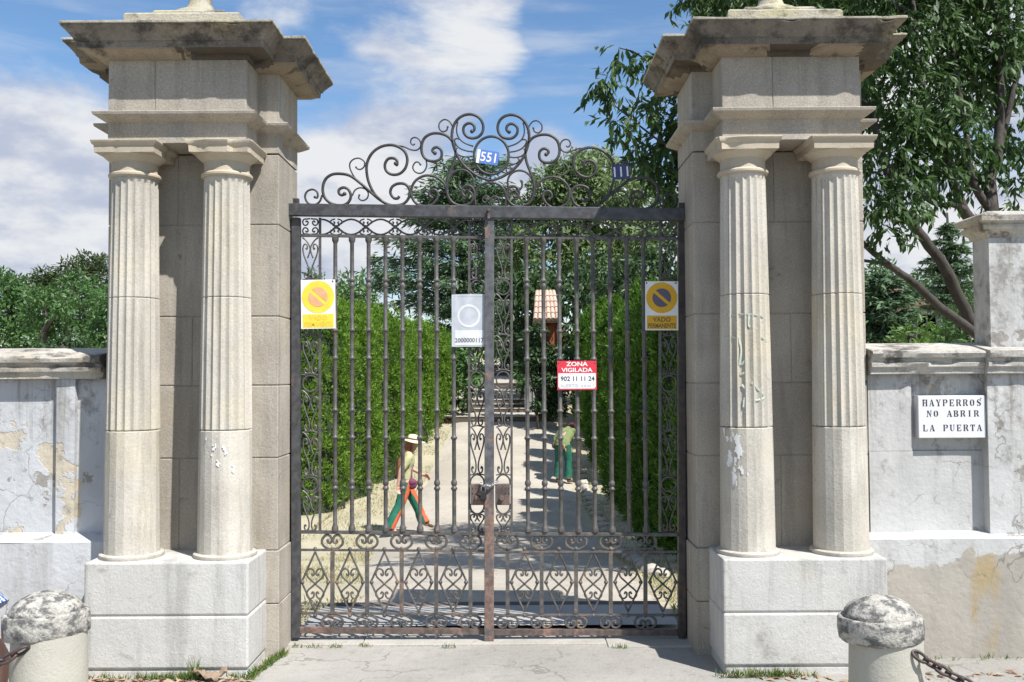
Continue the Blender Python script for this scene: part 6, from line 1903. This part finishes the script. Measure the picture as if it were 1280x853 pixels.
garment(Wm, 'trousers', M['trouser_dark'], [([(0,0,.98),(0,0,.92),(.0,0,.84),(.0,0,.77)], [.150,.162,.162,.12], (.86,1.12)),
    ([(.0,.09,.90),(.03,.11,.70),(.045,.12,.50),(.01,.125,.28),(-.02,.13,.09)], [.125,.115,.098,.098,.102], (1,.95)),
    ([(.0,-.09,.90),(.03,-.115,.70),(.055,-.13,.50),(.035,-.14,.28),(.02,-.15,.09)], [.125,.115,.098,.098,.102], (1,.95))], P_, seed=9)
mb = MB(); mb.ball(Cm + ud*.055 - fd*.005, .106, 18, 12, (1.0,.86,.80), rot=Rm)
mb.ball(Cm + ud*.055 + fd*.13, .085, 14, 6, (1.0,.85,.12), rot=Rm); mb.build('cap', M['cap_red'], P_, smooth=60)
mb = MB(); mb.ball(Cm - fd*.012 + ud*.0, .098, 16, 10, (.95,.84,1.0), rot=Rm); mb.build('hair', M['hair_grey'], P_, smooth=60)
mb = MB(); mb.ball(Wm(-.12,-.10,.86), .055, 10, 8, (.5,.7,1.2)); mb.ball(Wm(-.12,-.14,.78), .035, 10, 8, (.5,.8,1.3)); mb.build('work_gloves', M['glove'], P_, smooth=60)
mb = MB(); mb.ball(Wm(-.03,.20,.88), .09, 12, 8, (.8,.5,1.0)); mb.build('hip_pouch', M['shoe'], P_, smooth=60)
shoe(Wm, (-.07,.12,-.03), (.17,.165,-.03), 'shoe', P_); shoe(Wm, (-.03,-.14,-.03), (.21,-.185,-.03), 'shoe', P_)

# passer-by stepping into the picture at its left edge
qx, qy = -3.02, 5.0 - DG
P_ = thing('person', 'person in blue checked shorts with a bare leg, stepping in at the left edge', 'person', (qx, qy, 0))
Wq = frame((qx, qy, .03), R(0))
J = [([(0,0,.94),(.01,0,1.1),(.02,0,1.32),(.02,0,1.44)], [.15,.135,.15,.11]),
     ([(.02,0,1.42),(.04,0,1.52)], [.06,.055]), ([(.0,.17,1.40),(.0,0,1.42),(.0,-.17,1.40)], [.062,.08,.062]),
     ([(0,.095,.92),(.20,.10,.53),(.205,.10,.50),(.325,.10,.28),(.30,.10,.10)], [.105,.068,.060,.058,.044]),
     ([(0,-.095,.92),(-.04,-.10,.52),(-.05,-.10,.48),(-.22,-.10,.12)], [.105,.07,.066,.046]),
     ([(.30,.10,.09),(.42,.10,.04)], [.044,.034]), ([(-.22,-.10,.11),(-.12,-.10,.04)], [.044,.034]),
     ([(.0,.18,1.40),(-.10,.22,1.12),(-.10,.22,1.09),(-.06,.22,.85)], [.056,.043,.04,.03]),
     ([(.0,-.18,1.40),(.02,-.22,1.12),(.03,-.22,1.09),(.14,-.21,.88)], [.056,.043,.04,.03])]
Cq, fd, ld, ud, Rm = body_mesh(Wq, J, P_, [((-.06,.22,.85),(.1,0,-1),(1,-.2,0),.4), ((.14,-.21,.88),(.4,0,-1),(1,.2,0),.4)], ((.07,0,1.60), (1,0,-.05), (0,0,1)), M['skin'])
garment(Wq, 'shirt', M['sign_white'], [([(0,0,.90),(.0,0,1.0),(.01,0,1.15),(.02,0,1.33),(.02,0,1.44),(.03,0,1.48)], [.165,.160,.158,.172,.13,.066], (.80,1.12)),
    ([(0,.11,1.41),(-.02,.19,1.36),(-.07,.215,1.24),(-.085,.22,1.18)], [.075,.08,.072,.068], (1,1)), ([(0,-.11,1.41),(.0,-.19,1.36),(.02,-.215,1.24),(.02,-.22,1.18)], [.075,.08,.072,.068], (1,1))], P_, seed=12)
garment(Wq, 'checked_shorts', M['check'], [([(0,0,1.0),(0,0,.94),(.0,0,.86),(.0,0,.79)], [.150,.160,.160,.12], (.85,1.12)),
    ([(.0,.09,.92),(.10,.095,.74),(.20,.10,.60),(.255,.10,.53)], [.125,.122,.118,.118], (1,.95)), ([(.0,-.09,.92),(-.02,-.095,.74),(-.04,-.10,.60),(-.05,-.10,.52)], [.125,.122,.118,.118], (1,.95))], P_, seed=14)
mb = MB(); mb.ball(Cq + ud*.03 - fd*.012, .102, 16, 10, (.98,.86,1.02), rot=Rm); mb.build('hair', M['hair_grey'], P_, smooth=60)
shoe(Wq, (.25,.10,.0), (.50,.10,-.03), 'shoe', P_); shoe(Wq, (-.27,-.10,.02), (-.03,-.10,-.03), 'shoe', P_)

# ------------------------------------------------------------------ sun, sky, camera
AZ, EL = R(43), R(54)     # sun: to the right behind the camera
sun_dir = Vector((math.sin(AZ)*math.cos(EL), -math.cos(AZ)*math.cos(EL), math.sin(EL)))
L = bpy.data.lights.new('sun', 'SUN'); L.energy = 4.6; L.angle = R(.55); L.color = (1, .975, .935)
so = bpy.data.objects.new('sun', L); COL.objects.link(so); so.location = (10, -10, 20)
so.rotation_euler = sun_dir.to_track_quat('Z', 'Y').to_euler()

w = bpy.data.worlds.new('World'); SC.world = w; w.use_nodes = True
nt = w.node_tree
for n in list(nt.nodes): nt.nodes.remove(n)
out = nt.nodes.new('ShaderNodeOutputWorld'); bg = nt.nodes.new('ShaderNodeBackground'); bg.inputs['Strength'].default_value = SKY
nt.links.new(bg.outputs[0], out.inputs[0])
sky = nt.nodes.new('ShaderNodeTexSky'); sky.sky_type = 'NISHITA'; sky.sun_disc = False
sky.sun_elevation = EL; sky.sun_rotation = math.atan2(sun_dir.x, sun_dir.y)
sky.altitude = 650; sky.air_density = 1.1; sky.dust_density = .1; sky.ozone_density = 2.5
hs = nt.nodes.new('ShaderNodeHueSaturation'); hs.inputs['Saturation'].default_value = 1.12; hs.inputs['Value'].default_value = 1.12
nt.links.new(sky.outputs[0], hs.inputs['Color'])
tc = nt.nodes.new('ShaderNodeTexCoord')
dirv = tc.outputs['Generated']
mp = nt.nodes.new('ShaderNodeMapping'); mp.inputs['Scale'].default_value = (1, 1, 2.6); mp.inputs['Location'].default_value = CLOUD_OFF
nt.links.new(dirv, mp.inputs[0])
n1 = nt.nodes.new('ShaderNodeTexNoise'); n1.inputs['Scale'].default_value = 3.2; n1.inputs['Detail'].default_value = 12; n1.inputs['Roughness'].default_value = .60; n1.inputs['Distortion'].default_value = .25
nt.links.new(mp.outputs[0], n1.inputs[0])
# thin high streaks
mp2 = nt.nodes.new('ShaderNodeMapping'); mp2.inputs['Scale'].default_value = (1.2, 1.2, 9); mp2.inputs['Rotation'].default_value = (0, R(7), 0)
nt.links.new(dirv, mp2.inputs[0])
n2 = nt.nodes.new('ShaderNodeTexNoise'); n2.inputs['Scale'].default_value = 2.6; n2.inputs['Detail'].default_value = 6; n2.inputs['Roughness'].default_value = .6
nt.links.new(mp2.outputs[0], n2.inputs[0])
def dirpx(px, py):
    p = at3(px, py, 100) - Vector((0, -DG, EYE)); return p.normalized()
acc = n1.outputs['Fac']
for px, py, ang, wgt in CLOUDS:
    dn = nt.nodes.new('ShaderNodeVectorMath'); dn.operation = 'DOT_PRODUCT'
    nt.links.new(dirv, dn.inputs[0]); dn.inputs[1].default_value = dirpx(px, py)
    k = ramp(nt, dn.outputs['Value'], math.cos(R(ang)), 1.0, 0, wgt)
    acc = math_(nt, 'ADD', acc, k)
dens = ramp(nt, acc, .46, .66)
thin_ = math_(nt, 'MULTIPLY', ramp(nt, n2.outputs['Fac'], .45, .72), .42)
cover = math_(nt, 'MAXIMUM', dens, thin_)
# cloud brightness: soft grey bases, white tops
mp3 = nt.nodes.new('ShaderNodeMapping'); mp3.inputs['Scale'].default_value = (1, 1, 2.2); mp3.inputs['Location'].default_value = (4.1, 2.2, .9)
nt.links.new(dirv, mp3.inputs[0])
n3 = nt.nodes.new('ShaderNodeTexNoise'); n3.inputs['Scale'].default_value = 5.5; n3.inputs['Detail'].default_value = 10; n3.inputs['Roughness'].default_value = .6
nt.links.new(mp3.outputs[0], n3.inputs[0])
ccol = mix(nt, ramp(nt, n3.outputs['Fac'], .40, .60), tuple(CLOUD_B*x for x in (.60,.67,.84)), tuple(CLOUD_B*x for x in (1.0,1.02,1.05)))
nt.links.new(mix(nt, cover, hs.outputs[0], ccol), bg.inputs['Color'])

cam = bpy.data.cameras.new('camera'); co = bpy.data.objects.new('camera', cam); COL.objects.link(co)
cam.sensor_width = 36; cam.lens = F/1280*36; cam.clip_start = .1; cam.clip_end = 2000
co.location = (0, -DG, EYE)
co.rotation_euler = (Matrix.Rotation(R(90)+PITCH, 3, 'X') @ Matrix.Rotation(-ROLL, 3, 'Z')).to_euler()
SC.camera = co
SC.view_settings.view_transform = 'Standard'; SC.view_settings.look = 'None'
SC.view_settings.exposure = EXPO; SC.view_settings.gamma = 1; SC.view_settings.use_curve_mapping = False
SC.render.engine = 'CYCLES'
SC.cycles.use_denoising = True
try: SC.cycles.denoiser = 'OPENIMAGEDENOISE'
except Exception: pass
SC.cycles.max_bounces = 8; SC.cycles.transparent_max_bounces = 4
SC.render.resolution_x, SC.render.resolution_y = 1024, 682
SC.render.filter_size = 1.5
